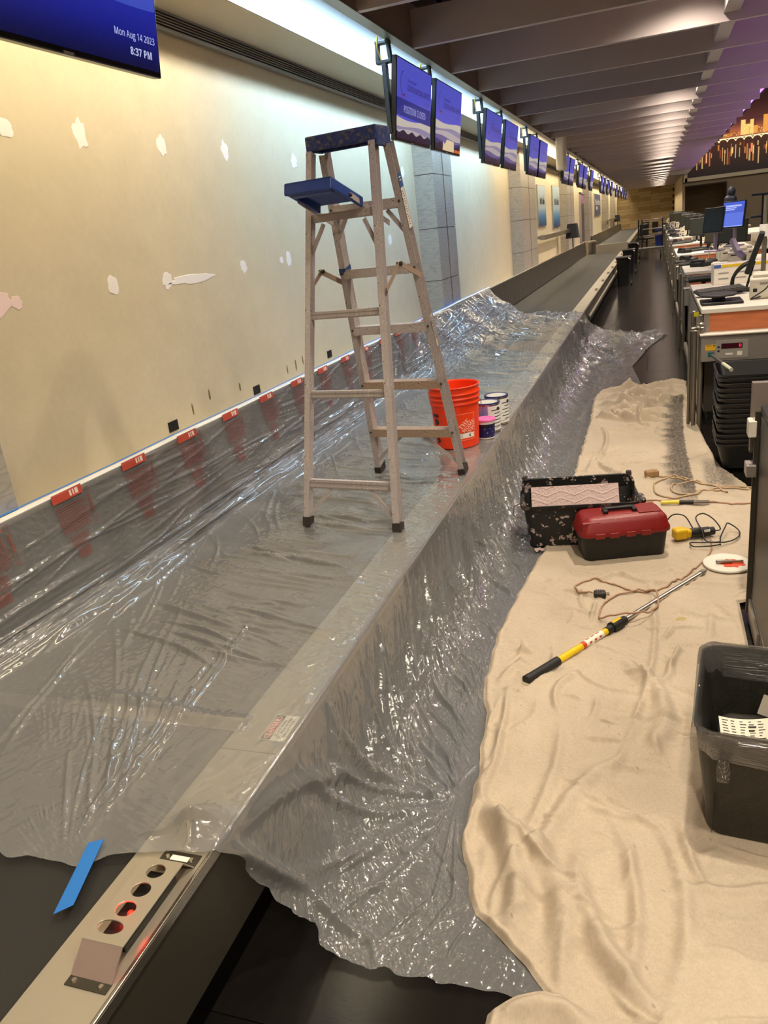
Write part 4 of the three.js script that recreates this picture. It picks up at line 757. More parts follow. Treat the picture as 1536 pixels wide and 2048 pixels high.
// a cable laid on the cloth: [x, z, clearance] knots followed closely over the folds
function laid(list, r, m, name, parent) {
  const c = new THREE.CatmullRomCurve3(list.map(([x, z, d]) => V(x, d ?? r, z)), false, 'centripetal'), out = [], n = list.length * 10;
  for (let i = 0; i <= n; i++) { const p = c.getPoint(i / n); let top = 0; for (const [a, b] of [[0, 0], [r, 0], [-r, 0], [0, r], [0, -r]]) top = Math.max(top, clothY(p.x + a, p.z + b)); out.push(V(p.x, top + Math.max(r * 0.8, p.y), p.z)); }
  return part(name, tube(out, r, n * 2, 8), m, parent);
}
{ // tan extension cord with plug
  const tan = std(0xa8846a, 0.6);
  const c = thing('extension_lead', 'tan extension cord looping across the silver pole', 'cord');
  const pts = [[0.28, -4.02], [0.27, -3.86], [0.19, -3.65], [0.12, -3.52], [0.051, -3.416], [-0.069, -3.364], [-0.15, -3.42], [-0.219, -3.462], [-0.30, -3.45], [-0.351, -3.38], [-0.322, -3.304], [-0.262, -3.302]];
  laid(pts, 0.0042, tan, 'cable', c);
  const loop = [[-0.069, -3.366, 0.012], [-0.145, -3.33, 0.006], [-0.205, -3.23, 0.006], [-0.223, -3.13, 0.006], [-0.215, -3.075, 0.01], [-0.14, -3.055, 0.05], [-0.07, -3.075, 0.052], [0.0, -3.15, 0.012], [0.02, -3.24, 0.006], [0.012, -3.32, 0.03], [-0.02, -3.365, 0.012], [-0.069, -3.368, 0.016]];
  laid(loop, 0.0042, tan, 'cable_loop', c);
  const plug = part('plug', [rb(0.055, 0.03, 0.042, 0.009, 0, 0, 0), ...[-0.014, -0.004, 0.006, 0.016].map((x) => rb(0.003, 0.032, 0.044, 0.001, x, 0, 0))], std(0x26231d, 0.5), c);
  plug.position.set(-0.232, clothY(-0.232, -3.3) + 0.018, -3.297); plug.rotation.y = 0.1;
  part('prong', [rb(0.018, 0.006, 0.002, 0.0008, 0.034, 0.003, 0.008), rb(0.018, 0.006, 0.002, 0.0008, 0.034, 0.003, -0.008)], M.steelShiny, plug);
}
{ // heavier cord with a block connector by the tubs
  const beige = std(0xb49a78, 0.6);
  const c = thing('cable_coil', 'beige cable coil with box connector beside the stacked tubs', 'cord');
  laid([[0.03, -5.08], [0.1, -5.1], [0.18, -5.05], [0.28, -4.93], [0.36, -4.86], [0.41, -4.72]], 0.0055, beige, 'cable', c);
  laid([[0.2, -5.0], [0.1, -5.06], [0.02, -4.98], [0.0, -4.84], [0.03, -4.7], [0.1, -4.66], [0.2, -4.7], [0.3, -4.8], [0.4, -4.84], [0.56, -4.8]], 0.0055, beige, 'cable', c);
  laid([[0.56, -4.84], [0.38, -4.87], [0.24, -4.93], [0.14, -4.92], [0.1, -4.83], [0.13, -4.74], [0.22, -4.72], [0.3, -4.78], [0.38, -4.8]], 0.0055, beige, 'cable', c);
  laid([[-0.1, -4.62], [0.02, -4.6], [0.12, -4.62], [0.26, -4.6], [0.4, -4.56], [0.56, -4.58]], 0.005, std(0xb08a72, 0.6), 'cable', c);
  const bl = part('connector', [rb(0.085, 0.04, 0.05, 0.008, 0, 0, 0), rb(0.006, 0.043, 0.053, 0.002, 0.012, 0, 0)], std(0x9c7a4f, 0.55), c); bl.position.set(-0.015, clothY(-0.015, -5.09) + 0.022, -5.085); bl.rotation.y = 0.35;
  const tr = thing('hand_tool', 'thin yellow and black hand tool lying past the toolbox', 'hand tool', [0.17, clothY(0.17, -4.55) + 0.014, -4.55], 0.05);
  part('handle', rod(V(-0.13, 0, 0), V(-0.02, 0.002, 0), 0.011), std(0xd8c53a, 0.4), tr); part('grip', rod(V(-0.03, 0, 0), V(0.05, 0, 0), 0.013), M.black, tr); part('head', rb(0.09, 0.012, 0.03, 0.004, 0.09, 0, 0), std(0x6b5f58, 0.5, 0.5), tr);
}
{ // corded power tool
  const p = thing('power_tool', 'yellow and black corded power tool beside the toolbox', 'power tool', [0.2, clothY(0.2, -4.03) + 0.03, -4.03], 0.42); p.scale.setScalar(0.78);
  part('gear_head', [rb(0.09, 0.075, 0.08, 0.02, -0.1, 0.015, 0.0), rb(0.06, 0.06, 0.06, 0.02, -0.05, 0.01, 0)], std(0xe0b112, 0.4), p);
  part('body', [rod(V(-0.03, 0.005, 0), V(0.1, 0, 0), 0.033, 24), rod(V(0.09, 0, 0), V(0.135, 0, 0), 0.028, 20)], std(0x131211, 0.45), p);
  part('badge', rb(0.04, 0.026, 0.004, 0.001, 0.075, 0.014, 0.0295), M.white, p);
  part('switch', rb(0.03, 0.01, 0.016, 0.003, 0.02, 0.036, 0), std(0x8f8a82, 0.4), p);
  const q = (x, y, z) => V(x, y, z);
  part('power_cord', tube([q(0.13, 0, 0), q(0.17, 0.01, 0.02), q(0.16, 0.06, -0.05), q(0.1, 0.10, -0.08), q(0.04, 0.09, -0.06), q(0.03, 0.03, 0.05), q(0.02, -0.01, 0.12), q(0.09, -0.012, 0.16), q(0.13, -0.01, 0.1), q(0.2, 0.03, 0.03), q(0.26, 0.02, -0.04), q(0.3, -0.01, 0.0), q(0.26, -0.016, 0.1), q(0.14, -0.016, 0.17), q(0.0, -0.016, 0.13), q(-0.08, -0.014, 0.11), q(-0.09, -0.014, 0.17), q(0.0, -0.014, 0.2), q(0.08, -0.014, 0.2)], 0.0045, 260, 8), std(0x100f0e, 0.45), p);
  part('power_cord', tube([q(0.0, 0.03, -0.02), q(-0.03, 0.1, -0.09), q(-0.09, 0.1, -0.13), q(-0.16, 0.02, -0.13)], 0.0045, 60, 8), std(0x100f0e, 0.45), p);
}
{ // lid with dried orange paint and a marker on it
  const l = thing('paint_dish', 'white plastic dish smeared with orange paint', 'dish', [0.335, clothY(0.335, -3.71) + 0.006, -3.705]);
  part('disc', lathe([[0, 0.004], [0.1, 0.004], [0.104, 0.009], [0.108, 0.009], [0.11, 0.003], [0.108, -0.002], [0, -0.002]], 48), std(0xdcd6c8, 0.5), l);
  const pts = []; for (let i = 0; i < 22; i++) { const a = i / 22 * Math.PI * 2, r = 1 + 0.25 * n2(Math.cos(a) * 2, Math.sin(a) * 2 + 4); pts.push(new THREE.Vector2(Math.cos(a) * 0.05 * r + 0.02, Math.sin(a) * 0.045 * r)); }
  part('dried_paint', new THREE.ExtrudeGeometry(new THREE.Shape(pts), { depth: 0.0015, bevelEnabled: true, bevelSize: 0.001, bevelThickness: 0.0006, bevelSegments: 1 }).rotateX(-Math.PI / 2).translate(0, 0.0045, 0), std(0xd0481f, 0.5), l);
  const k = thing('metal_marker', 'short silver tube resting on the paint-smeared dish', 'tube', [0.335, clothY(0.335, -3.71) + 0.022, -3.70]);
  part('barrel', rod(V(-0.05, 0, 0.006), V(0.02, 0, -0.004), 0.0085), std(0xa49c90, 0.3, 0.8), k); part('shank', rod(V(0.02, 0, -0.004), V(0.07, 0, -0.012), 0.005), std(0x8a7a68, 0.4, 0.6), k); part('bore', rod(V(-0.0515, 0, 0.0062), V(-0.048, 0, 0.0058), 0.006), M.black, k);
}
solo('paper_scrap', (() => { const g = new THREE.PlaneGeometry(0.05, 0.03, 6, 4); const p = g.attributes.position; for (let i = 0; i < p.count; i++) p.setZ(i, 0.008 * n2(p.getX(i) * 40, p.getY(i) * 40)); g.computeVertexNormals(); return g.rotateX(-Math.PI / 2).rotateY(0.5).translate(-0.575, 0.035, -3.83); })(), std(0xcdb4ae, 0.8, 0, { side: THREE.DoubleSide }), 'small torn paper scrap at the edge of the cloth', 'paper scrap');
{ // waste bin with clear liner
  const dust = dataTex(512, 512, (u, v) => { const a = tileN(n2, u, v, 7), d = tileN(n2b, u, v, 60), k = tileN(n2c, u, v, 25) > 0.45 ? 10 : 0; const s = 30 + 6 * a + 5 * d + k; return [s * 1.05, s, s * 0.78]; }, true, [2.5, 2.5]);
  const m = std(0xffffff, 0.5, 0, { map: dust, side: THREE.DoubleSide });
  const b = thing('waste_bin', 'rectangular dark waste bin with clear liner on the drop cloth', 'waste bin', [0.272, 0.03, -2.035], -0.10);
  const W = 0.30, D = 0.46, H = 0.365;
  part('tub', rings([[W - 0.10, D - 0.12, 0.03, 0.006], [W - 0.09, D - 0.11, 0.035, 0], [W - 0.075, D - 0.10, 0.04, 0.012], [W - 0.004, D - 0.004, 0.055, H - 0.012], [W + 0.006, D + 0.006, 0.06, H - 0.008], [W + 0.006, D + 0.006, 0.06, H], [W - 0.006, D - 0.006, 0.055, H], [W - 0.012, D - 0.012, 0.05, H - 0.02], [W - 0.095, D - 0.115, 0.03, 0.02]], 8, true, true), m, b);
  part('seam_line', [rb(0.003, 0.3, 0.004, 0.001, -W / 2 + 0.055, 0.18, D / 2 - 0.033)].map((g) => g), std(0x12110d, 0.6), b);
  // liner: folded over the rim, hanging inside and outside with a crinkled edge
  const liner = phy(0xc8c5c0, 0.1, { ior: 1.7, transmission: 0.9, thickness: 0, side: THREE.DoubleSide, bumpMap: again(filmBump, 4, 4), bumpScale: 0.004 });
  const prof = [[-0.02, -0.10], [-0.016, -0.05], [-0.010, -0.012], [-0.002, 0.006], [0.008, 0.008], [0.014, 0.0], [0.016, -0.03], [0.014, -0.07]];
  const loop = roundRect(W, D, 0.055, 14), nn = loop.length, pos = [], uv = [], ix = [];
  loop.forEach(([x, z], i) => { const l = Math.hypot(x, z), a = Math.atan2(z, x); prof.forEach(([o, y], k) => { const out = k > 4, sag = out ? 1 + 0.55 * n2(Math.cos(a) * 2.2, Math.sin(a) * 2.2) : 1, j = 0.005 * n2(a * 5, k * 1.7); pos.push(x + x / l * (o + j * (out ? 1.6 : 0.5)), H + y * sag + 0.4 * j, z + z / l * (o + j)); uv.push(i / nn, k / 8); }); });
  const np = prof.length; for (let i = 0; i < nn; i++) for (let k = 0; k + 1 < np; k++) { const a = i * np + k, c = ((i + 1) % nn) * np + k; ix.push(a, a + 1, c, c, a + 1, c + 1); }
  const lg = new THREE.BufferGeometry(); lg.setAttribute('position', new THREE.Float32BufferAttribute(pos, 3)); lg.setAttribute('uv', new THREE.Float32BufferAttribute(uv, 2)); lg.setIndex(ix); lg.computeVertexNormals();
  const ln = part('liner', lg, liner, b);
  part('liner_tail', (() => { const g = new THREE.PlaneGeometry(0.034, 0.075, 8, 14), p = g.attributes.position; for (let i = 0; i < p.count; i++) { const y = p.getY(i), t = 0.5 + y / 0.075; p.setX(i, p.getX(i) * (0.55 + 0.45 * Math.sin(t * 2.6 + 0.5))); p.setZ(i, 0.007 * n2(p.getX(i) * 90, y * 60)); } g.computeVertexNormals(); return g.translate(-W / 2 + 0.075, H - 0.1, D / 2 + 0.016); })(), liner, ln);
  const paper = canvasTex(256, 192, (c, w, h) => { c.fillStyle = '#d9d2bf'; c.fillRect(0, 0, w, h); c.fillStyle = '#1d1a17'; const r = mulberry(4); for (let i = 0; i < 7; i++) for (let j = 0; j < 5; j++) c.fillRect(16 + j * 46, 20 + i * 24, 12 + r() * 22, 8); c.fillRect(150, 60, 40, 18); c.fillRect(150, 92, 28, 18); });
  const tagm = std(0xffffff, 0.7, 0, { map: paper, side: THREE.DoubleSide });
  const bend = (w, h, k) => { const g = new THREE.PlaneGeometry(w, h, 10, 4), p = g.attributes.position; for (let i = 0; i < p.count; i++) p.setZ(i, k * p.getX(i) ** 2 * 8); g.computeVertexNormals(); return g; };
  const p1 = solo('bag_tag', bend(0.13, 0.07, 0.4), tagm, 'curled printed paper tag lying in the waste bin', 'paper tag'); p1.position.set(0.245, 0.268, -2.025); p1.rotation.set(-1.15, 0, 0.05);
  const p2 = solo('label_scrap', bend(0.05, 0.06, 0.3), std(0x8e877a, 0.8, 0, { side: THREE.DoubleSide }), 'small grey label stuck inside the waste bin', 'paper scrap'); p2.position.set(0.318, 0.29, -2.12); p2.rotation.set(-0.9, -0.5, -0.4);
  const filler = solo('rubbish_bag', rb(0.18, 0.18, 0.3, 0.045, 0.272, 0.145, -2.035, 3), std(0x25221c, 0.8), 'dark rubbish heaped in the bottom of the waste bin', 'rubbish');
}
// ───────────────────────── ceiling-hung screens ─────────────────────────
function swoosh(c, x, y, s) { c.lineWidth = s * 0.09; c.lineCap = 'round'; c.strokeStyle = '#20104a'; c.beginPath(); c.arc(x, y, s, Math.PI * 0.35, Math.PI * 1.45); c.stroke(); c.strokeStyle = '#a03048'; c.beginPath(); c.arc(x + s * 0.12, y + s * 0.16, s, Math.PI * 0.25, Math.PI * 0.75); c.stroke(); }
function clouds(c, w, h, y0, building) {
  const bands = [['#c9bfb4', 0], ['#8f86a8', 0.10], ['#b9aeb0', 0.16], ['#6b5f92', 0.24], ['#3a3274', 0.3]];
  bands.forEach(([col, o], i) => { c.fillStyle = col; c.beginPath(); c.moveTo(0, h * (y0 + o)); for (let x = 0; x <= w; x += 16) c.lineTo(x, h * (y0 + o + 0.025 * Math.sin(x / w * 5 + i * 1.3))); c.lineTo(w, h); c.lineTo(0, h); c.fill(); });
  c.fillStyle = '#241334'; c.beginPath(); c.moveTo(0, h * 0.86); for (let x = 0; x <= w; x += 16) c.lineTo(x, h * (0.9 + 0.02 * Math.sin(x / 40))); c.lineTo(w, h); c.lineTo(0, h); c.fill();
  if (building) { c.fillStyle = '#e7cfa6'; c.beginPath(); c.moveTo(w * 0.28, h); c.lineTo(w * 0.30, h * 0.86); c.lineTo(w * 0.36, h * 0.9); c.lineTo(w * 0.44, h * 0.82); c.lineTo(w * 0.72, h * 0.83); c.lineTo(w * 0.74, h); c.fill(); c.fillStyle = '#d8642a'; c.fillRect(w * 0.76, h * 0.95, w * 0.24, h * 0.05); }
}
const screenArt = (closed, building) => canvasTex(1024, 576, (c, w, h) => {
  const g = c.createLinearGradient(0, 0, 0, h); g.addColorStop(0, '#5054c4'); g.addColorStop(1, '#4a4cd0'); c.fillStyle = g; c.fillRect(0, 0, w, h);
  clouds(c, w, h, closed ? 0.72 : 0.56, building);
  if (closed) { c.fillStyle = '#232a86'; c.beginPath(); c.moveTo(0, h * 0.48); c.lineTo(w, h * 0.5); c.lineTo(w, h * 0.72); c.lineTo(0, h * 0.7); c.fill(); c.fillStyle = '#8f96d8'; c.font = 'bold 76px sans-serif'; c.fillText('POSITION CLOSED', 190, h * 0.65); }
  swoosh(c, 180, 165, 84); c.fillStyle = '#2a1f6a'; c.font = 'bold 30px sans-serif'; c.fillText('BILL AND HILLARY', 290, 140); c.font = 'bold 62px sans-serif'; c.fillText('CLINTON NATIONAL AIRPORT', 285, 205, 700); c.font = '30px sans-serif'; c.fillText('LITTLE ROCK', 780, 262);
});
const ART = [screenArt(true, false), screenArt(false, true), screenArt(false, false)];
const bigArt = canvasTex(1024, 576, (c, w, h) => {
  const g = c.createLinearGradient(0, 0, 0, h); g.addColorStop(0, '#1a25c0'); g.addColorStop(0.5, '#2130b4'); g.addColorStop(0.78, '#101a86'); g.addColorStop(1, '#0b0f3c'); c.fillStyle = g; c.fillRect(0, 0, w, h);
  c.fillStyle = 'rgba(90,110,205,0.55)'; c.beginPath(); c.moveTo(w * 0.45, h * 0.52); c.quadraticCurveTo(w * 0.7, h * 0.42, w, h * 0.35); c.lineTo(w, h * 0.62); c.quadraticCurveTo(w * 0.7, h * 0.66, w * 0.45, h * 0.6); c.fill();
  c.fillStyle = '#7b86c9'; c.font = 'bold 60px sans-serif'; c.textAlign = 'right'; c.fillText('101', w * 0.72, h * 0.3);
  c.fillStyle = '#c9d0f2'; c.font = '34px sans-serif'; c.fillText('Mon Aug 14 2023', w - 20, h * 0.83); c.font = 'bold 40px sans-serif'; c.fillText('8:37 PM', w - 46, h * 0.93);
});
const TV_W = 0.96, TV_H = 0.545;
function makeScreen(zNear, art, label, group, glow = 0.5, hanger = true) {
  const t = thing('hanging_screen', label, 'screen', [-1.785, 2.35, zNear - TV_W / 2], 0, group);
  const body = new THREE.Group(); body.name = 'display'; body.rotation.z = 0; t.add(body);
  const tilt = -0.12;
  const cs = part('casing', rb(0.04, TV_H, TV_W, 0.006, -0.022, TV_H / 2, 0), M.blackGloss, t); cs.rotation.z = tilt;
  part('rear_box', rb(0.05, 0.24, 0.36, 0.01, -0.06, TV_H * 0.45, 0.1), M.black, cs);
  const face = new THREE.PlaneGeometry(TV_W - 0.02, TV_H - 0.03).rotateY(Math.PI / 2).translate(-0.0012, TV_H / 2 + 0.004, 0);
  part('screen_face', face, std(0x05060c, 0.25, 0, { emissive: 0xffffff, emissiveMap: art, emissiveIntensity: glow, map: art }), cs);
  part('brand_strip', rb(0.002, 0.008, 0.05, 0.0008, 0.0, 0.006, 0.05), M.alu, cs);
  t.remove(body);
  if (hanger) {
    const z = TV_W / 2 - 0.02;
    const p = part('hanger_pole', rbx(-0.055, -0.02, 0.05, 0.5, z - 0.03, z + 0.03, 0.005), M.black, t);
    part('hanger_loop', [rbx(-0.095, 0.02, 0.5, 0.522, z - 0.03, z + 0.03, 0.004), bar(V(-0.085, 0.515, z), V(-0.075, 0.64, z), 0.022, 0.05, V(0, 0, 1)), bar(V(0.01, 0.515, z), V(0.0, 0.64, z), 0.022, 0.05, V(0, 0, 1)), rbx(-0.09, 0.015, 0.622, 0.643, z - 0.03, z + 0.03, 0.004)], M.black, p);
    part('cable', tube([[-0.05, 0.5, z], [-0.06, 0.56, z + 0.03], [-0.05, 0.6, z + 0.1], [-0.03, 0.645, z + 0.14]], 0.006, 20, 6), std(0xc9b45a, 0.6), p);
  }
  return t;
}
makeScreen(-1.96, bigArt, 'screen showing the date and the time 8:37 PM', null, 0.55, false);
makeScreen(-5.93, ART[0], 'hanging screen reading position closed above the stepladder', null, 0.5);
makeScreen(-7.04, ART[1], 'hanging screen with sunset clouds and a pale building', null, 0.5);
const farSpots = [-9.2, -10.42, -12.5, -13.6, -17.4, -18.55, -20.9, -22.2, -24.6, -29.5, -31.2, -33.6, -36.4, -41, -44, -48, -52, -55.5];
const proto = makeScreen(farSpots[0], ART[2], 'hanging blue screen in the row beyond the ladder', 'row of hanging screens along the cove', 0.45);
const ORD = ['first', 'second', 'third', 'fourth', 'fifth', 'sixth', 'seventh', 'eighth', 'ninth', 'tenth', 'eleventh', 'twelfth', 'thirteenth', 'fourteenth', 'fifteenth', 'sixteenth', 'seventeenth', 'eighteenth'];
proto.userData.label = 'hanging blue screen, first along from the pale-building screen';
farSpots.slice(1).forEach((z, i) => copy(proto, [-1.785, 2.35, z - TV_W / 2], 0, 'hanging blue screen, ' + ORD[i + 1] + ' along from the pale-building screen'));
{
  const b = thing('projecting_sign', 'white projecting box hanging among the screens', 'sign box', [-1.62, 2.5, -15.6]);
  part('case', rb(0.14, 0.62, 0.5, 0.03, 0, 0.31, 0), M.white, b); part('foot_bracket', [rbx(-0.02, 0.02, -0.12, 0, -0.02, 0.02), rbx(-0.015, 0.015, 0.6, 0.72, -0.03, 0.03)], M.black, b); part('side_panel', rb(0.01, 0.5, 0.4, 0.004, 0.072, 0.33, 0), std(0xd3cdc3, 0.5), b);
}
// ───────────────────────── things on the far wall ─────────────────────────
const poster = canvasTex(256, 384, (c, w, h) => { const g = c.createLinearGradient(0, 0, 0, h); g.addColorStop(0, '#c3d2dc'); g.addColorStop(0.55, '#b4c8d6'); g.addColorStop(0.78, '#3f7fb0'); g.addColorStop(1, '#1c3f6c'); c.fillStyle = g; c.fillRect(0, 0, w, h); c.fillStyle = '#23242a'; c.fillRect(60, 120, 40, 56); c.fillRect(112, 110, 26, 66); c.fillRect(150, 128, 60, 48); c.fillStyle = '#8c3a32'; c.fillRect(176, 90, 12, 60); });
[[2.45, 1.56, -18.6, -20.0, 'blue and white poster between the tiled pilaster and its twin'], [2.5, 1.48, -21.4, -23.0, 'blue and white poster just before the next tiled pilaster']].forEach(([y1, y0, z1, z0, l]) => {
  const p = thing('wall_poster', l, 'poster', [WX, y0, (z0 + z1) / 2]); const w = Math.abs(z1 - z0), h = y1 - y0;
  part('frame', rbx(0.002, 0.03, 0, h, -w / 2, w / 2), M.alu, p); part('print', new THREE.PlaneGeometry(w - 0.03, h - 0.03).rotateY(Math.PI / 2).translate(0.0315, h / 2, 0), std(0xffffff, 0.4, 0, { map: poster }), p);
});
{
  const art = canvasTex(256, 256, (c, w, h) => { c.fillStyle = '#3c4676'; c.fillRect(0, 0, w, h); c.fillStyle = '#e4e4ea'; c.font = 'bold 92px sans-serif'; c.fillText('Delta', 12, 130); c.fillRect(50, 150, 60, 40); });
  const p = thing('blue_sign', 'square blue wall sign with white lettering', 'sign', [WX, 1.64, -38.5]); part('board', rbx(0.002, 0.04, 0, 0.9, -1.9, 1.9), M.alu, p); part('print', new THREE.PlaneGeometry(3.7, 0.86).rotateY(Math.PI / 2).translate(0.0415, 0.45, 0), std(0xffffff, 0.5, 0, { map: art }), p);
  const d = thing('door_1', 'purple-lit doorway with dark door in the service wall', 'door', [WX, 0, -30.0], 0, null, STRUCT);
  part('leaf', rbx(0.002, 0.05, 0.8, 2.1, -0.75, 0.55), std(0x5b4a4e, 0.6), d); part('transom', rbx(0.002, 0.05, 2.1, 2.4, -0.75, 0.55), std(0xb060b0, 0.5), d); part('frame', [rbx(0, 0.07, 0.8, 2.45, 0.55, 0.63), rbx(0, 0.07, 0.8, 2.45, -0.83, -0.75), rbx(0, 0.07, 2.4, 2.47, -0.83, 0.63)], M.alu, d);
  [[-17.0, -22.6, 1.36], [-41.5, -50, 1.36]].forEach(([a, b, y], i) => {
    const s = thing('wall_shelf_arm', ['long steel shelf arm on the wall below the posters', 'long steel shelf arm on the wall past the blue sign'][i], 'shelf arm', [0, 0, 0]);
    part('arm', rbx(-2.25, -2.12, y - 0.05, y + 0.05, a, b, 0.01), M.steelShiny, s); part('bracket', [rbx(WX, -2.13, y - 0.03, y + 0.03, a - 0.1, a - 0.2), rbx(WX, -2.13, y - 0.03, y + 0.03, b + 0.3, b + 0.2)], M.steel, s);
    const h = thing('black_hood', ['black hood at the tip of the nearer shelf arm', 'black hood at the tip of the farther shelf arm'][i], 'hood', [-2.1, y - 0.2, b + 0.1]);
    part('shade', rings([[0.34, 0.5, 0.03, 0], [0.24, 0.4, 0.03, 0.36], [0.2, 0.36, 0.03, 0.37]], 4, true, true), std(0x14131c, 0.7), h); part('stem', rbx(-0.012, 0.012, -0.25, 0, -0.012, 0.012), M.black, h);
  });
}
{ // big picture on the hall wall
  const art = canvasTex(1024, 640, (c, w, h) => {
    const g = c.createLinearGradient(0, 0, 0, h); g.addColorStop(0, '#1c0f10'); g.addColorStop(0.4, '#4a2420'); g.addColorStop(0.55, '#b8653c'); g.addColorStop(0.6, '#3a1c12'); g.addColorStop(1, '#140c0c'); c.fillStyle = g; c.fillRect(0, 0, w, h);
    const r = mulberry(9); for (let i = 0; i < 60; i++) { const x = r() * w, bw = 14 + r() * 46, bh = 20 + r() * 120; c.fillStyle = ['#8a4a22', '#c9863a', '#5a2a18', '#a8652c', '#e0b060'][i % 5]; c.fillRect(x, h * 0.56 - bh, bw, bh); c.fillStyle = '#ffdf98'; for (let k = 0; k < 8; k++) c.fillRect(x + r() * bw, h * 0.56 - r() * bh, 3, 4); }
    c.strokeStyle = '#f3d9a0'; c.lineWidth = 6; for (let x = 60; x < w; x += 46) { c.beginPath(); c.arc(x, h * 0.62, 23, Math.PI, 0); c.stroke(); } c.fillStyle = '#f6e2b4'; c.fillRect(40, h * 0.575, w, 6);
    for (let i = 0; i < 110; i++) { c.fillStyle = ['rgba(235,150,60,0.6)', 'rgba(255,215,140,0.6)', 'rgba(180,60,30,0.5)'][i % 3]; c.fillRect(r() * w, h * (0.64 + r() * 0.1), 3 + r() * 7, 20 + r() * 110); }
  });
  const p = thing('skyline_picture', 'huge night skyline picture framed on the hall wall', 'picture', [1.3, 2.7, -41.98]);
  part('frame', [bx(0, 8, -0.06, 0.1, -0.02, 0.12), bx(0, 8, 3.6, 3.75, -0.02, 0.12), bx(-0.06, 0.1, -0.06, 3.75, -0.02, 0.12), bx(7.9, 8, -0.06, 3.75, -0.02, 0.12)], M.soffit, p);
  part('backlit_print', new THREE.PlaneGeometry(7.8, 3.5).translate(4, 1.85, 0.02), std(0x080606, 0.5, 0, { emissive: 0xffffff, emissiveMap: art, emissiveIntensity: 0.9, map: art }), p);
}
// ───────────────────────── check-in counters ─────────────────────────
const C = {
  lam: std(0xd9d2c6, 0.4), wood: std(0xffffff, 0.45, 0, { map: dataTex(256, 256, (u, v) => { const s = 1 + 0.07 * tileN(n2, u, v, 3, 24); return [188 * s, 110 * s, 70 * s]; }, true, [1, 1]) }),
  post: std(0x8d8579, 0.35, 0.8), panel: std(0xa9a39c, 0.4, 0.7), key: std(0x2b2a28, 0.5), keyTop: std(0x55534f, 0.55), grey: std(0x8a8680, 0.5), beige: std(0xcac2b2, 0.5), purpleSteel: std(0xa79ab0, 0.3, 0.7), screenOff: std(0x2d2c22, 0.3),
};
const CTOP = 0.92, CZ = [-6.42, -10.2, -14.0, -17.8, -21.5, -25.3, -29.1, -33, -37];
const counterName = ['nearest the stacked tubs', 'second along from the stacked tubs', 'third along from the stacked tubs', 'fourth along from the stacked tubs', 'fifth along from the stacked tubs', 'sixth along from the stacked tubs', 'seventh along from the stacked tubs', 'eighth along from the stacked tubs', 'ninth along from the stacked tubs, the last one'];
CZ.forEach((z, k) => {
  const c = thing('check_in_counter', ['white and orange check-in counter', 'white and orange check-in counter'][0] + ', ' + counterName[k], 'counter', [0.33, 0, z], 0, 'row of check-in counters');
  const D = 2.1, W = 1.35;
  part('worktop', rbx(0, W, CTOP - 0.035, CTOP, 0, -D, 0.006), C.lam, c);
  const e = part('end_panel', bx(0.06, W, CTOP - 0.25, CTOP - 0.036, -0.02, -0.05), C.wood, c);
  part('edge_post', bx(0.02, 0.06, CTOP - 0.25, CTOP - 0.036, -0.012, -0.05), C.panel, e);
  part('front_panel', bx(W - 0.04, W, 0, CTOP - 0.04, -0.02, -D), C.wood, c);
  part('raised_shelf', [rbx(W - 0.28, W + 0.12, 1.12, 1.15, -0.05, -D, 0.006), bx(W - 0.05, W, CTOP, 1.12, -0.05, -D)], C.lam, c);
  part('cabinet', bx(0.05, W - 0.05, 0.06, CTOP - 0.04, -0.3, -D), std(0x5c5650, 0.5, 0.4), c);
  part('kick', bx(0.08, W - 0.05, 0, 0.06, -0.3, -D), M.black, c);
  for (const [x, zz] of [[-0.015, -0.02], [-0.06, -0.12], [-0.015, -D + 0.05]]) part('steel_post', rbx(x, x + 0.03, 0, x < -0.05 ? CTOP - 0.02 : CTOP - 0.04, zz - 0.015, zz + 0.015, 0.006), C.post, c);
  part('side_rail', rbx(-0.05, -0.02, 0.3, 0.36, -0.1, -D, 0.006), C.post, c);
  part('side_panel', bx(0.0, 0.012, 0.1, CTOP - 0.06, -0.3, -D), C.panel, c);
  // weighing scale at the end of the counter
  const s = part('scale_housing', rbx(0.0, W, 0.54, 0.735, 0.10, 0.0, 0.006), C.panel, c);
  part('scale_lip', rbx(-0.01, W, 0.735, 0.748, 0.12, -0.04, 0.004), C.lam, s);
  part('display_plate', rbx(0.10, 0.325, 0.56, 0.695, 0.1, 0.104, 0.002), C.grey, s);
  if (k) part('scale_bed', rbx(0.1, W, 0.1, 0.18, 1.1, 0.0, 0.01), C.panel, c);
});
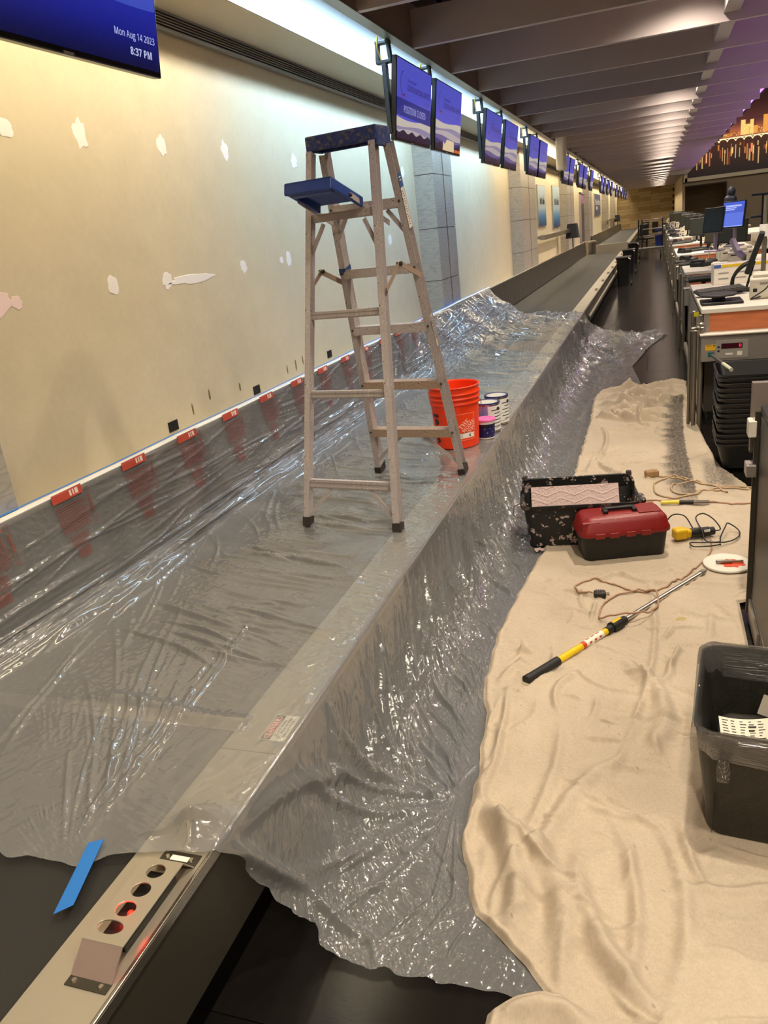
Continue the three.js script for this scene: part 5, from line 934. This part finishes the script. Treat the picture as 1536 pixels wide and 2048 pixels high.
{ // readout, stickers and post fittings of the nearest scale
  const led = canvasTex(256, 64, (c, w, h) => { c.fillStyle = '#1a0206'; c.fillRect(0, 0, w, h); c.fillStyle = '#ff2a48'; c.font = 'bold 58px monospace'; c.fillText('0', 214, 53); });
  const d = thing('scale_readout', 'scale readout with one red digit above the tubs', 'readout', [0.33, 0, CZ[0]]);
  part('window', rbx(0.14, 0.285, 0.635, 0.672, 0.1042, 0.108, 0.001), M.black, d);
  part('led_display', new THREE.PlaneGeometry(0.14, 0.033).translate(0.2125, 0.6535, 0.1085), std(0x050000, 0.3, 0, { emissive: 0xffffff, emissiveMap: led, emissiveIntensity: 1.4 }), d);
  part('key_row', rbx(0.17, 0.22, 0.585, 0.6, 0.104, 0.107, 0.001), C.lam, d); part('key_pad', rbx(0.25, 0.285, 0.578, 0.61, 0.104, 0.107, 0.001), C.lam, d); for (const y of [0.61, 0.64]) part('button', rbx(0.115, 0.128, y, y + 0.014, 0.104, 0.107, 0.001), M.black, d);
  const ys = canvasTex(128, 64, (c, w, h) => { c.fillStyle = '#dcae22'; c.fillRect(0, 0, w, h); c.fillStyle = '#5a4210'; c.fillRect(8, 8, 66, 8); c.fillRect(90, 6, 26, 14); c.fillStyle = '#b98c18'; for (let i = 0; i < 3; i++) c.fillRect(10, 26 + i * 11, 100, 4); });
  const st = solo('yellow_sticker', rbx(0.36, 0.435, 0.625, 0.668, CZ[0] + 0.1002, CZ[0] + 0.1012, 0.0004), std(0xd9ab20, 0.5), 'yellow sticker on the steel scale panel', 'sticker');
  part('print', new THREE.PlaneGeometry(0.073, 0.041).translate(0.3975, 0.6465, CZ[0] + 0.1016), std(0xffffff, 0.5, 0, { map: ys }), st);
  solo('teal_sticker', rbx(0.378, 0.42, 0.575, 0.61, CZ[0] + 0.1002, CZ[0] + 0.1012, 0.0004), std(0x12595c, 0.4), 'small teal sticker below the yellow one', 'sticker');
  const y2 = solo('yellow_tag', rbx(0.283, 0.318, 0.86, 0.893, CZ[0] - 0.08, CZ[0] - 0.078, 0.0004), std(0xc8c02a, 0.5), 'yellow tag on the steel post beside the black disc', 'tag');
  const cl = thing('pipe_clamp', 'chrome pipe clamps on the counter corner posts', 'clamp', [0.29, 0.74, CZ[0] + 0.02]);
  for (let i = 0; i < 3; i++) part('ring', new THREE.TorusGeometry(0.026, 0.008, 8, 18).rotateX(Math.PI / 2).translate(0.02 * i, 0.03 + 0.025 * i, 0), M.steelShiny, cl); part('bolt', [rod(V(-0.03, 0.05, 0.02), V(0.06, 0.05, 0.02), 0.006), rod(V(0.03, 0.0, 0.02), V(0.03, 0.09, 0.02), 0.006)], M.steelShiny, cl);
  part('guard_tube', [rod(V(0.0, -0.74, 0), V(0.0, 0.06, 0), 0.016), rod(V(0.045, -0.74, 0.02), V(0.045, 0.05, 0.02), 0.014), rod(V(-0.035, -0.74, -0.06), V(-0.035, 0.16, -0.06), 0.012)], C.post, cl);
}
function keyboard(pos, turn, label, group) {
  const k = thing('keyboard', label, 'keyboard', pos, turn, group), caps = [];
  part('case', rb(0.40, 0.024, 0.15, 0.008, 0, 0.012, 0), C.key, k);
  for (let r = 0; r < 5; r++) for (let i = 0; i < 16; i++) caps.push(bx(-0.185 + i * 0.023, -0.166 + i * 0.023, 0.024, 0.032, -0.06 + r * 0.025, -0.04 + r * 0.025));
  const kc = part('key_caps', caps, C.keyTop, k); kc.userData.kind = 'stuff'; k.rotation.x = 0; return k;
}
function monitor(pos, turn, label, group, lit, tiltX = -0.15, w = 0.36, h = 0.29, armM = M.black) {
  const m = thing('monitor', label, 'monitor', pos, turn, group);
  const head = part('casing', rb(w, h, 0.035, 0.01, 0, 0, 0), M.black, m); head.position.set(0, 0.36, 0); head.rotation.x = tiltX;
  part('screen_face', new THREE.PlaneGeometry(w - 0.03, h - 0.03).translate(0, 0, 0.0182), lit ?? C.screenOff, head);
  part('arm', [rod(V(0, 0, -0.06), V(0, 0.2, -0.06), 0.02), bar(V(0, 0.2, -0.06), V(0, 0.34, -0.02), 0.05, 0.03)], armM, m);
  part('foot', rb(0.2, 0.02, 0.16, 0.008, 0, 0.01, -0.05), armM, m);
  return m;
}
const litArt = canvasTex(256, 320, (c, w, h) => { c.fillStyle = '#4a5cc0'; c.fillRect(0, 0, w, h); c.fillStyle = '#5b6fd0'; c.fillRect(0, 140, w, h); c.fillStyle = '#a9b4ec'; c.fillRect(30, 40, 190, 22); c.fillRect(30, 70, 130, 14); c.fillRect(30, 92, 110, 14); c.fillStyle = '#8fa0ee'; c.fillRect(0, h - 12, w, 12); });
const litM = std(0x05060c, 0.3, 0, { emissive: 0xffffff, emissiveMap: litArt, emissiveIntensity: 0.7, map: litArt });
// nearest counter
{
  const t = thing('turntable', 'wide black disc on a low stand at the counter edge', 'disc', [0.47, CTOP, -6.76]);
  part('stand', rb(0.30, 0.02, 0.3, 0.006, 0.02, 0.012, 0), M.black, t); part('column', cyl(0.05, 0.05, 0.04, 0, 0.02, 0), M.black, t); part('disc', lathe([[0, 0.055], [0.125, 0.055], [0.135, 0.06], [0.137, 0.068], [0.13, 0.074], [0, 0.076]], 48), std(0x2b2a2a, 0.55), t);
  keyboard([0.52, CTOP + 0.03, -7.32], 0.25, 'dark keyboard behind the wide black disc', 'keyboards on the counters').rotation.x = 0.12;
  const p = thing('tag_printer', 'boxy white tag printer on the nearest counter', 'printer', [0.84, CTOP, -6.95], -0.1);
  part('body', [rb(0.26, 0.16, 0.3, 0.02, 0, 0.08, 0), rb(0.22, 0.04, 0.24, 0.015, 0, 0.17, 0)], C.beige, p); part('slot', rb(0.16, 0.02, 0.01, 0.004, 0.02, 0.12, 0.15), C.grey, p); part('port', rb(0.03, 0.026, 0.006, 0.002, -0.09, 0.07, 0.15), M.black, p);
  part('power_cable', tube([[-0.05, 0.02, 0.15], [-0.12, 0.01, 0.2], [-0.02, 0.08, 0.22], [0.05, 0.16, 0.2], [0.14, 0.12, 0.2]], 0.005, 40, 6), M.black, p);
  const s = thing('tilted_monitor', 'black monitor leaning edge-on on a slotted stand', 'monitor', [0.68, CTOP, -7.55], -0.12);
  const hd = part('panel', rb(0.045, 0.34, 0.36, 0.014, 0, 0, 0), M.black, s); hd.position.set(0.12, 0.31, 0); hd.rotation.z = -0.32;
  part('stand', [bar(V(0.06, 0.0, 0.02), V(0.12, 0.24, 0.0), 0.02, 0.16, V(0, 0, 1)), rb(0.2, 0.02, 0.22, 0.006, 0.02, 0.01, 0)], M.black, s);
  for (const z of [0.09, -0.09]) part('stand_arch', tube([[-0.05, 0.01, z], [-0.04, 0.12, z], [0.02, 0.2, z], [0.1, 0.24, z]], 0.014, 30, 8), M.black, s);
  const pl = thing('steel_pole', 'white and steel pole standing on the nearest counter', 'pole', [0.905, CTOP, -7.85]);
  part('tube', rod(V(0, 0, 0), V(0, 0.75, 0), 0.02), C.post, pl); part('collar', cyl(0.05, 0.045, 0.1, 0, 0.42, 0), M.white, pl); part('base', cyl(0.07, 0.06, 0.12, 0, 0, 0), M.white, pl);
  const bo = thing('paper_box', 'white box with yellow top stripe on the counter', 'box', [0.78, CTOP, -8.35], 0.06);
  part('carton', rb(0.52, 0.19, 0.2, 0.006, 0, 0.095, 0), C.lam, bo); part('yellow_band', rb(0.5, 0.025, 0.004, 0.001, 0.0, 0.17, 0.101), std(0xcfae1c, 0.5), bo); part('blue_corner', rb(0.06, 0.03, 0.006, 0.001, -0.23, 0.17, 0.101), std(0x32539b, 0.5), bo);
  const prn = []; for (let i = 0; i < 6; i++) prn.push(bx(-0.22 + (i % 3) * 0.15, -0.13 + (i % 3) * 0.15, 0.05 + Math.floor(i / 3) * 0.05, 0.062 + Math.floor(i / 3) * 0.05, 0.1, 0.1015)); part('small_print', prn, C.grey, bo);
}
// gear along the counters
{
  const kt = thing('keyboard_tray', 'black keyboard tray on twin posts at the counter edge', 'keyboard tray', [0.53, 0.86, -9.0], 0.2, 'keyboard trays along the counters');
  part('plate', rb(0.46, 0.02, 0.24, 0.008, 0, 0.06, 0), M.black, kt); part('post', [rb(0.04, 0.2, 0.04, 0.008, -0.06, -0.04, 0.02), rb(0.04, 0.2, 0.04, 0.008, 0.04, -0.04, 0.02)], M.black, kt); part('arm', rb(0.3, 0.02, 0.06, 0.006, 0.1, 0.04, -0.05), M.black, kt); part('palm_rest', rb(0.46, 0.03, 0.05, 0.012, 0, 0.075, 0.1), M.black, kt);
  keyboard([0.53, 0.935, -9.0], 0.2, 'keyboard on the tray next to the boxed paper', 'keyboards on the counters');
  monitor([0.87, CTOP + 0.22, -10.55], -0.42, 'lit blue monitor on a purple-grey arm', null, litM, -0.25, 0.27, 0.31, C.purpleSteel);
  monitor([0.66, CTOP + 0.18, -10.6], -0.45, 'blank olive monitor beside the lit blue one', null, C.screenOff, -0.25, 0.24, 0.29, C.purpleSteel);
  const ar = thing('jointed_arm', 'purple-grey jointed monitor arm clamped to the second counter', 'monitor arm', [0.86, CTOP, -10.5]);
  part('upper_link', bar(V(0, 0.3, 0), V(0.06, 0.16, 0.12), 0.05, 0.06), C.purpleSteel, ar); part('lower_link', bar(V(0.06, 0.16, 0.12), V(0.12, 0.1, 0.2), 0.06, 0.05), C.purpleSteel, ar); part('post', rod(V(0.12, 0, 0.2), V(0.12, 0.12, 0.2), 0.025), M.steelShiny, ar);
  const r = mulberry(31), kinds = ['keyboard', 'phone', 'monitor', 'scanner'];
  const kProto = keyboard([0.5, CTOP, -11.4], 0.2, 'dark keyboard at the middle of the second check-in counter', 'keyboards far along the counters');
  const mProto = monitor([0.75, CTOP, -12.0], -1.1, 'black monitor at the end of the second check-in counter', 'monitors far along the counters', C.screenOff);
  const pProto = thing('document_printer', 'pale printer at the middle of the second check-in counter', 'printer', [0.9, CTOP, -11.6], 0.1, 'printers far along the counters');
  part('body', [rb(0.24, 0.14, 0.28, 0.02, 0, 0.07, 0), rb(0.2, 0.06, 0.2, 0.015, 0, 0.15, -0.02)], C.beige, pProto); part('paper_slot', rb(0.16, 0.015, 0.006, 0.002, 0, 0.1, 0.14), M.black, pProto);
  const hProto = thing('handset_phone', 'black desk phone at the end of the second check-in counter', 'phone', [0.45, CTOP, -12.0], 0.3, 'phones far along the counters');
  part('base', rb(0.17, 0.05, 0.2, 0.012, 0, 0.025, 0), M.black, hProto); part('handset', [rb(0.04, 0.03, 0.2, 0.012, -0.05, 0.07, 0), rb(0.05, 0.03, 0.05, 0.01, -0.05, 0.055, 0.08), rb(0.05, 0.03, 0.05, 0.01, -0.05, 0.055, -0.08)], M.black, hProto);
  const tProto = thing('cable_hoop', 'white looped cable at the end of the second check-in counter', 'cable', [0.7, CTOP, -12.1], 0, 'loose cables on the far counters');
  part('cable', tube([[0, 0.01, 0], [0.02, 0.18, 0.02], [0.1, 0.25, 0], [0.16, 0.12, -0.03], [0.1, 0.01, 0.04], [0.2, 0.01, 0.06]], 0.008, 40, 6), C.beige, tProto);
  CZ.slice(1).forEach((z, k) => {
    const where = ' on the ' + ORD[k + 1] + ' check-in counter along from the tubs';
    for (let i = 0; i < 5; i++) {
      const zz = z - 0.25 - i * 0.4;
      if (k > 0 || i > 2) {
        copy(mProto, [0.62 + r() * 0.45, CTOP, zz], -1.9 + r() * 1.9, 'black monitor' + where);
        if (r() < 0.7) copy(kProto, [0.42 + r() * 0.2, CTOP, zz + 0.1], r() * 0.7, 'dark keyboard' + where);
      }
      if (r() < 0.5) copy(pProto, [0.85 + r() * 0.3, CTOP, zz - 0.15], r() * 0.6 - 0.3, 'pale printer' + where);
      if (r() < 0.45) copy(hProto, [0.4 + r() * 0.15, CTOP, zz - 0.1], r(), 'black desk phone' + where);
      if (r() < 0.5) copy(tProto, [0.6 + r() * 0.4, CTOP, zz], r() * 3, 'white looped cable' + where);
    }
  });
  const sign = thing('pole_display', 'dark blue display head on a thin pole behind the monitors', 'display', [1.05, CTOP, -13.2]);
  part('pole', rod(V(0, 0, 0), V(0, 0.6, 0), 0.02), M.black, sign); part('head', [new THREE.SphereGeometry(0.055, 16, 12).scale(1, 1.25, 0.8).translate(0, 0.86, 0), rb(0.17, 0.3, 0.1, 0.05, -0.01, 0.66, 0, 3)], std(0x161a2c, 0.6), sign);
}
// tubs stacked in front of the nearest counter
{
  const m = std(0x11100f, 0.38), W = 0.62, D = 0.48, H = 0.17;
  const tub = (label) => {
    const t = thing('baggage_tub', label, 'tub', [0, 0, 0], 0, 'stack of black baggage tubs');
    part('shell', rings([[W - 0.1, D - 0.1, 0.05, 0.004], [W - 0.09, D - 0.09, 0.055, 0], [W - 0.012, D - 0.012, 0.06, H - 0.02], [W, D, 0.065, H - 0.018], [W + 0.006, D + 0.006, 0.066, H - 0.008], [W, D, 0.065, H], [W - 0.014, D - 0.014, 0.06, H - 0.002], [W - 0.03, D - 0.03, 0.055, H - 0.03], [W - 0.11, D - 0.11, 0.045, 0.008]], 6, true, true), m, t);
    return t;
  };
  const n = 15, x = 0.69, z0 = -5.45;
  const first = tub('black plastic tub, lowest of the tall stack before the scale'); first.position.set(x, 0.03, z0);
  for (let i = 1; i < n - 1; i++) copy(first, [x + 0.006 * n2(i, 1), 0.03 + i * 0.033, z0 + 0.006 * n2(i, 5)], 0.015 * n2(i, 9), 'black plastic tub, ' + ORD[i] + ' from the floor in the tall stack');
  const top = tub('topmost black tub of the stack, with grey grab bars'); top.position.set(x - 0.005, 0.03 + (n - 1) * 0.033 - 0.01, z0);
  const b = part('grab_bar', rod(V(-W / 2 - 0.01, H + 0.05, -D / 2 + 0.03), V(-W / 2 + 0.08, H + 0.01, D / 2 - 0.12), 0.011), std(0x3a3733, 0.5), top); part('bright_sleeve', rod(V(-W / 2 + 0.045, H + 0.027, 0.0), V(-W / 2 + 0.085, H + 0.01, D / 2 - 0.11), 0.0125), std(0xbdbba2, 0.4), b);
}
// near cabinet at the edge of the cloth
{
  const c = thing('service_cabinet', 'black service cabinet with polished steel corner beside the cloth', 'cabinet', [0, 0, 0]);
  part('side', bx(0.385, 0.42, 0.02, 0.90, -3.22, -2.38), std(0x14110e, 0.4), c); part('carcass', bx(0.42, 1.3, 0.02, 0.90, -3.2, -2.38), M.black, c);
  const ed = part('corner_strip', bx(0.372, 0.39, 0.04, 0.72, -3.215, -3.25), M.steelShiny, c); part('strip_edge', bx(0.368, 0.386, 0.04, 0.9, -3.2, -3.214), M.steelDark, ed);
  part('upper_board', bx(0.36, 1.2, 0.72, 1.0, -3.26, -3.3), std(0x6e645c, 0.5), c);
  part('top', rbx(0.385, 1.3, 0.9, 0.925, -2.38, -3.2, 0.004), std(0x1b1a1c, 0.45), c);
  part('bracket_block', rbx(0.345, 0.375, 0.80, 0.865, -3.26, -3.19, 0.004), C.lam, c); part('bracket_block', rbx(0.342, 0.38, 0.64, 0.69, -3.26, -3.18, 0.004), C.panel, c);
  part('kick_plate', [bx(0.376, 0.388, 0.02, 0.1, -3.2, -2.9), bx(0.384, 0.387, 0.12, 0.123, -3.2, -2.4)], C.panel, c);
}
// bins, trolley and barriers further down the aisle
{
  const b = thing('wheeled_bin', 'black bin with flat lid, nearest the conveyor clips', 'bin', [-0.72, 0, -20.2]);
  part('tub', rings([[0.24, 0.34, 0.03, 0], [0.31, 0.44, 0.04, 0.6], [0.33, 0.46, 0.04, 0.62]], 5, true, true), M.black, b); const ld = part('lid', rb(0.35, 0.04, 0.5, 0.015, 0, 0.65, 0), std(0x2e2b26, 0.4), b); part('handle', rod(V(0.12, 0.64, 0.26), V(0.17, 0.6, 0.27), 0.016), M.steelShiny, ld); part('wheel', cyl(0.05, 0.05, 0.03, 0, 0, 0).rotateZ(Math.PI / 2).translate(0.2, 0.05, 0.12), M.rubber, b);
  copy(b, [-0.71, 0, -24], 0, 'black bin with flat lid in the middle of three'); copy(b, [-0.69, 0, -28.4], 0, 'black bin with flat lid beside the steel end plate');
  const t = thing('luggage_trolley', 'flat luggage trolley with tall end frames blocking the aisle', 'trolley', [-0.18, 0, -31.2]);
  part('deck', rb(0.95, 0.05, 0.7, 0.02, 0, 0.33, 0), std(0x5a574f, 0.5), t); for (const x of [-0.36, 0.36]) for (const z of [-0.25, 0.25]) part('wheel', cyl(0.11, 0.11, 0.05, 0, 0, 0, 20).rotateZ(Math.PI / 2).translate(x + 0.025, 0.11, z), M.rubber, t);
  for (const x of [-0.40, -0.28, 0.42]) for (const z of [-0.3, 0.3]) part('upright', rod(V(x, 0.35, z), V(x, 1.32, z), 0.02), M.black, t); for (const y of [0.75, 0.98, 1.3]) for (const z of [-0.3, 0.3]) part('cross_bar', rod(V(-0.28, y, z), V(0.42, y, z), 0.014), std(0x4a3024, 0.5), t);
  const bag = thing('blue_caddy', 'blue caddy hanging on the luggage trolley', 'caddy', [0.12, 0.37, -31.05]); part('pail', rings([[0.22, 0.2, 0.03, 0], [0.28, 0.26, 0.03, 0.4], [0.29, 0.27, 0.03, 0.42]], 4, true, true), std(0x18266e, 0.5), bag); part('lid', rb(0.28, 0.12, 0.24, 0.03, 0, 0.55, 0), std(0x1d2b60, 0.5), bag);
  const pl = thing('stanchion_post', 'thin barrier post holding the blue belt', 'stanchion', [1.9, 0, -13.2], 0, 'barrier posts beyond the counters'); part('pole', rod(V(0, 0.02, 0), V(0, 0.98, 0), 0.03), M.black, pl); part('foot', cyl(0.17, 0.15, 0.03, 0, 0, 0), M.black, pl); copy(pl, [3.2, 0, -12.6], 0); copy(pl, [2.4, 0, -16.5], 0, 'thin barrier post by itself past the blue belt');
  solo('barrier_belt', bar(V(1.9, 0.93, -13.2), V(3.2, 0.93, -12.6), 0.004, 0.05), std(0x1573b0, 0.5), 'blue barrier belt between two posts', 'barrier belt');
  const fr = thing('black_rack', 'tall black tubular rack behind the lit monitor', 'rack', [2.35, 0, -17.5]); for (let i = 0; i < 6; i++) part('upright', rod(V(i * 0.22 - 0.4, 0, 0), V(i * 0.22 - 0.4, 1.7, 0), 0.018), M.black, fr); for (const y of [0.5, 1.3, 1.7]) part('rail', rod(V(-0.6, y, 0), V(1.0, y, 0), 0.022), std(0x14203c, 0.5), fr); part('mast', rod(V(0.5, 1.7, 0), V(0.42, 2.6, 0), 0.015), M.black, fr);
  const ch = thing('office_chair', 'black office chair, first one past the luggage trolley', 'chair', [-0.35, 0, -37], 0.6, 'office chairs far down the aisle'); part('seat', rb(0.46, 0.08, 0.46, 0.03, 0, 0.48, 0), M.black, ch); part('backrest', rb(0.42, 0.5, 0.06, 0.03, 0, 0.82, -0.2), M.black, ch); part('column', rod(V(0, 0.08, 0), V(0, 0.46, 0), 0.03), M.black, ch); for (let i = 0; i < 5; i++) { const a = i * 1.2566; part('leg', bar(V(0, 0.1, 0), V(Math.cos(a) * 0.3, 0.06, Math.sin(a) * 0.3), 0.04, 0.03), M.black, ch); } copy(ch, [0.15, 0, -41], 2.2, 'black office chair, second one past the luggage trolley'); copy(ch, [-0.6, 0, -44], 4, 'black office chair, third one past the luggage trolley');
}
renderer.render(scene, camera);
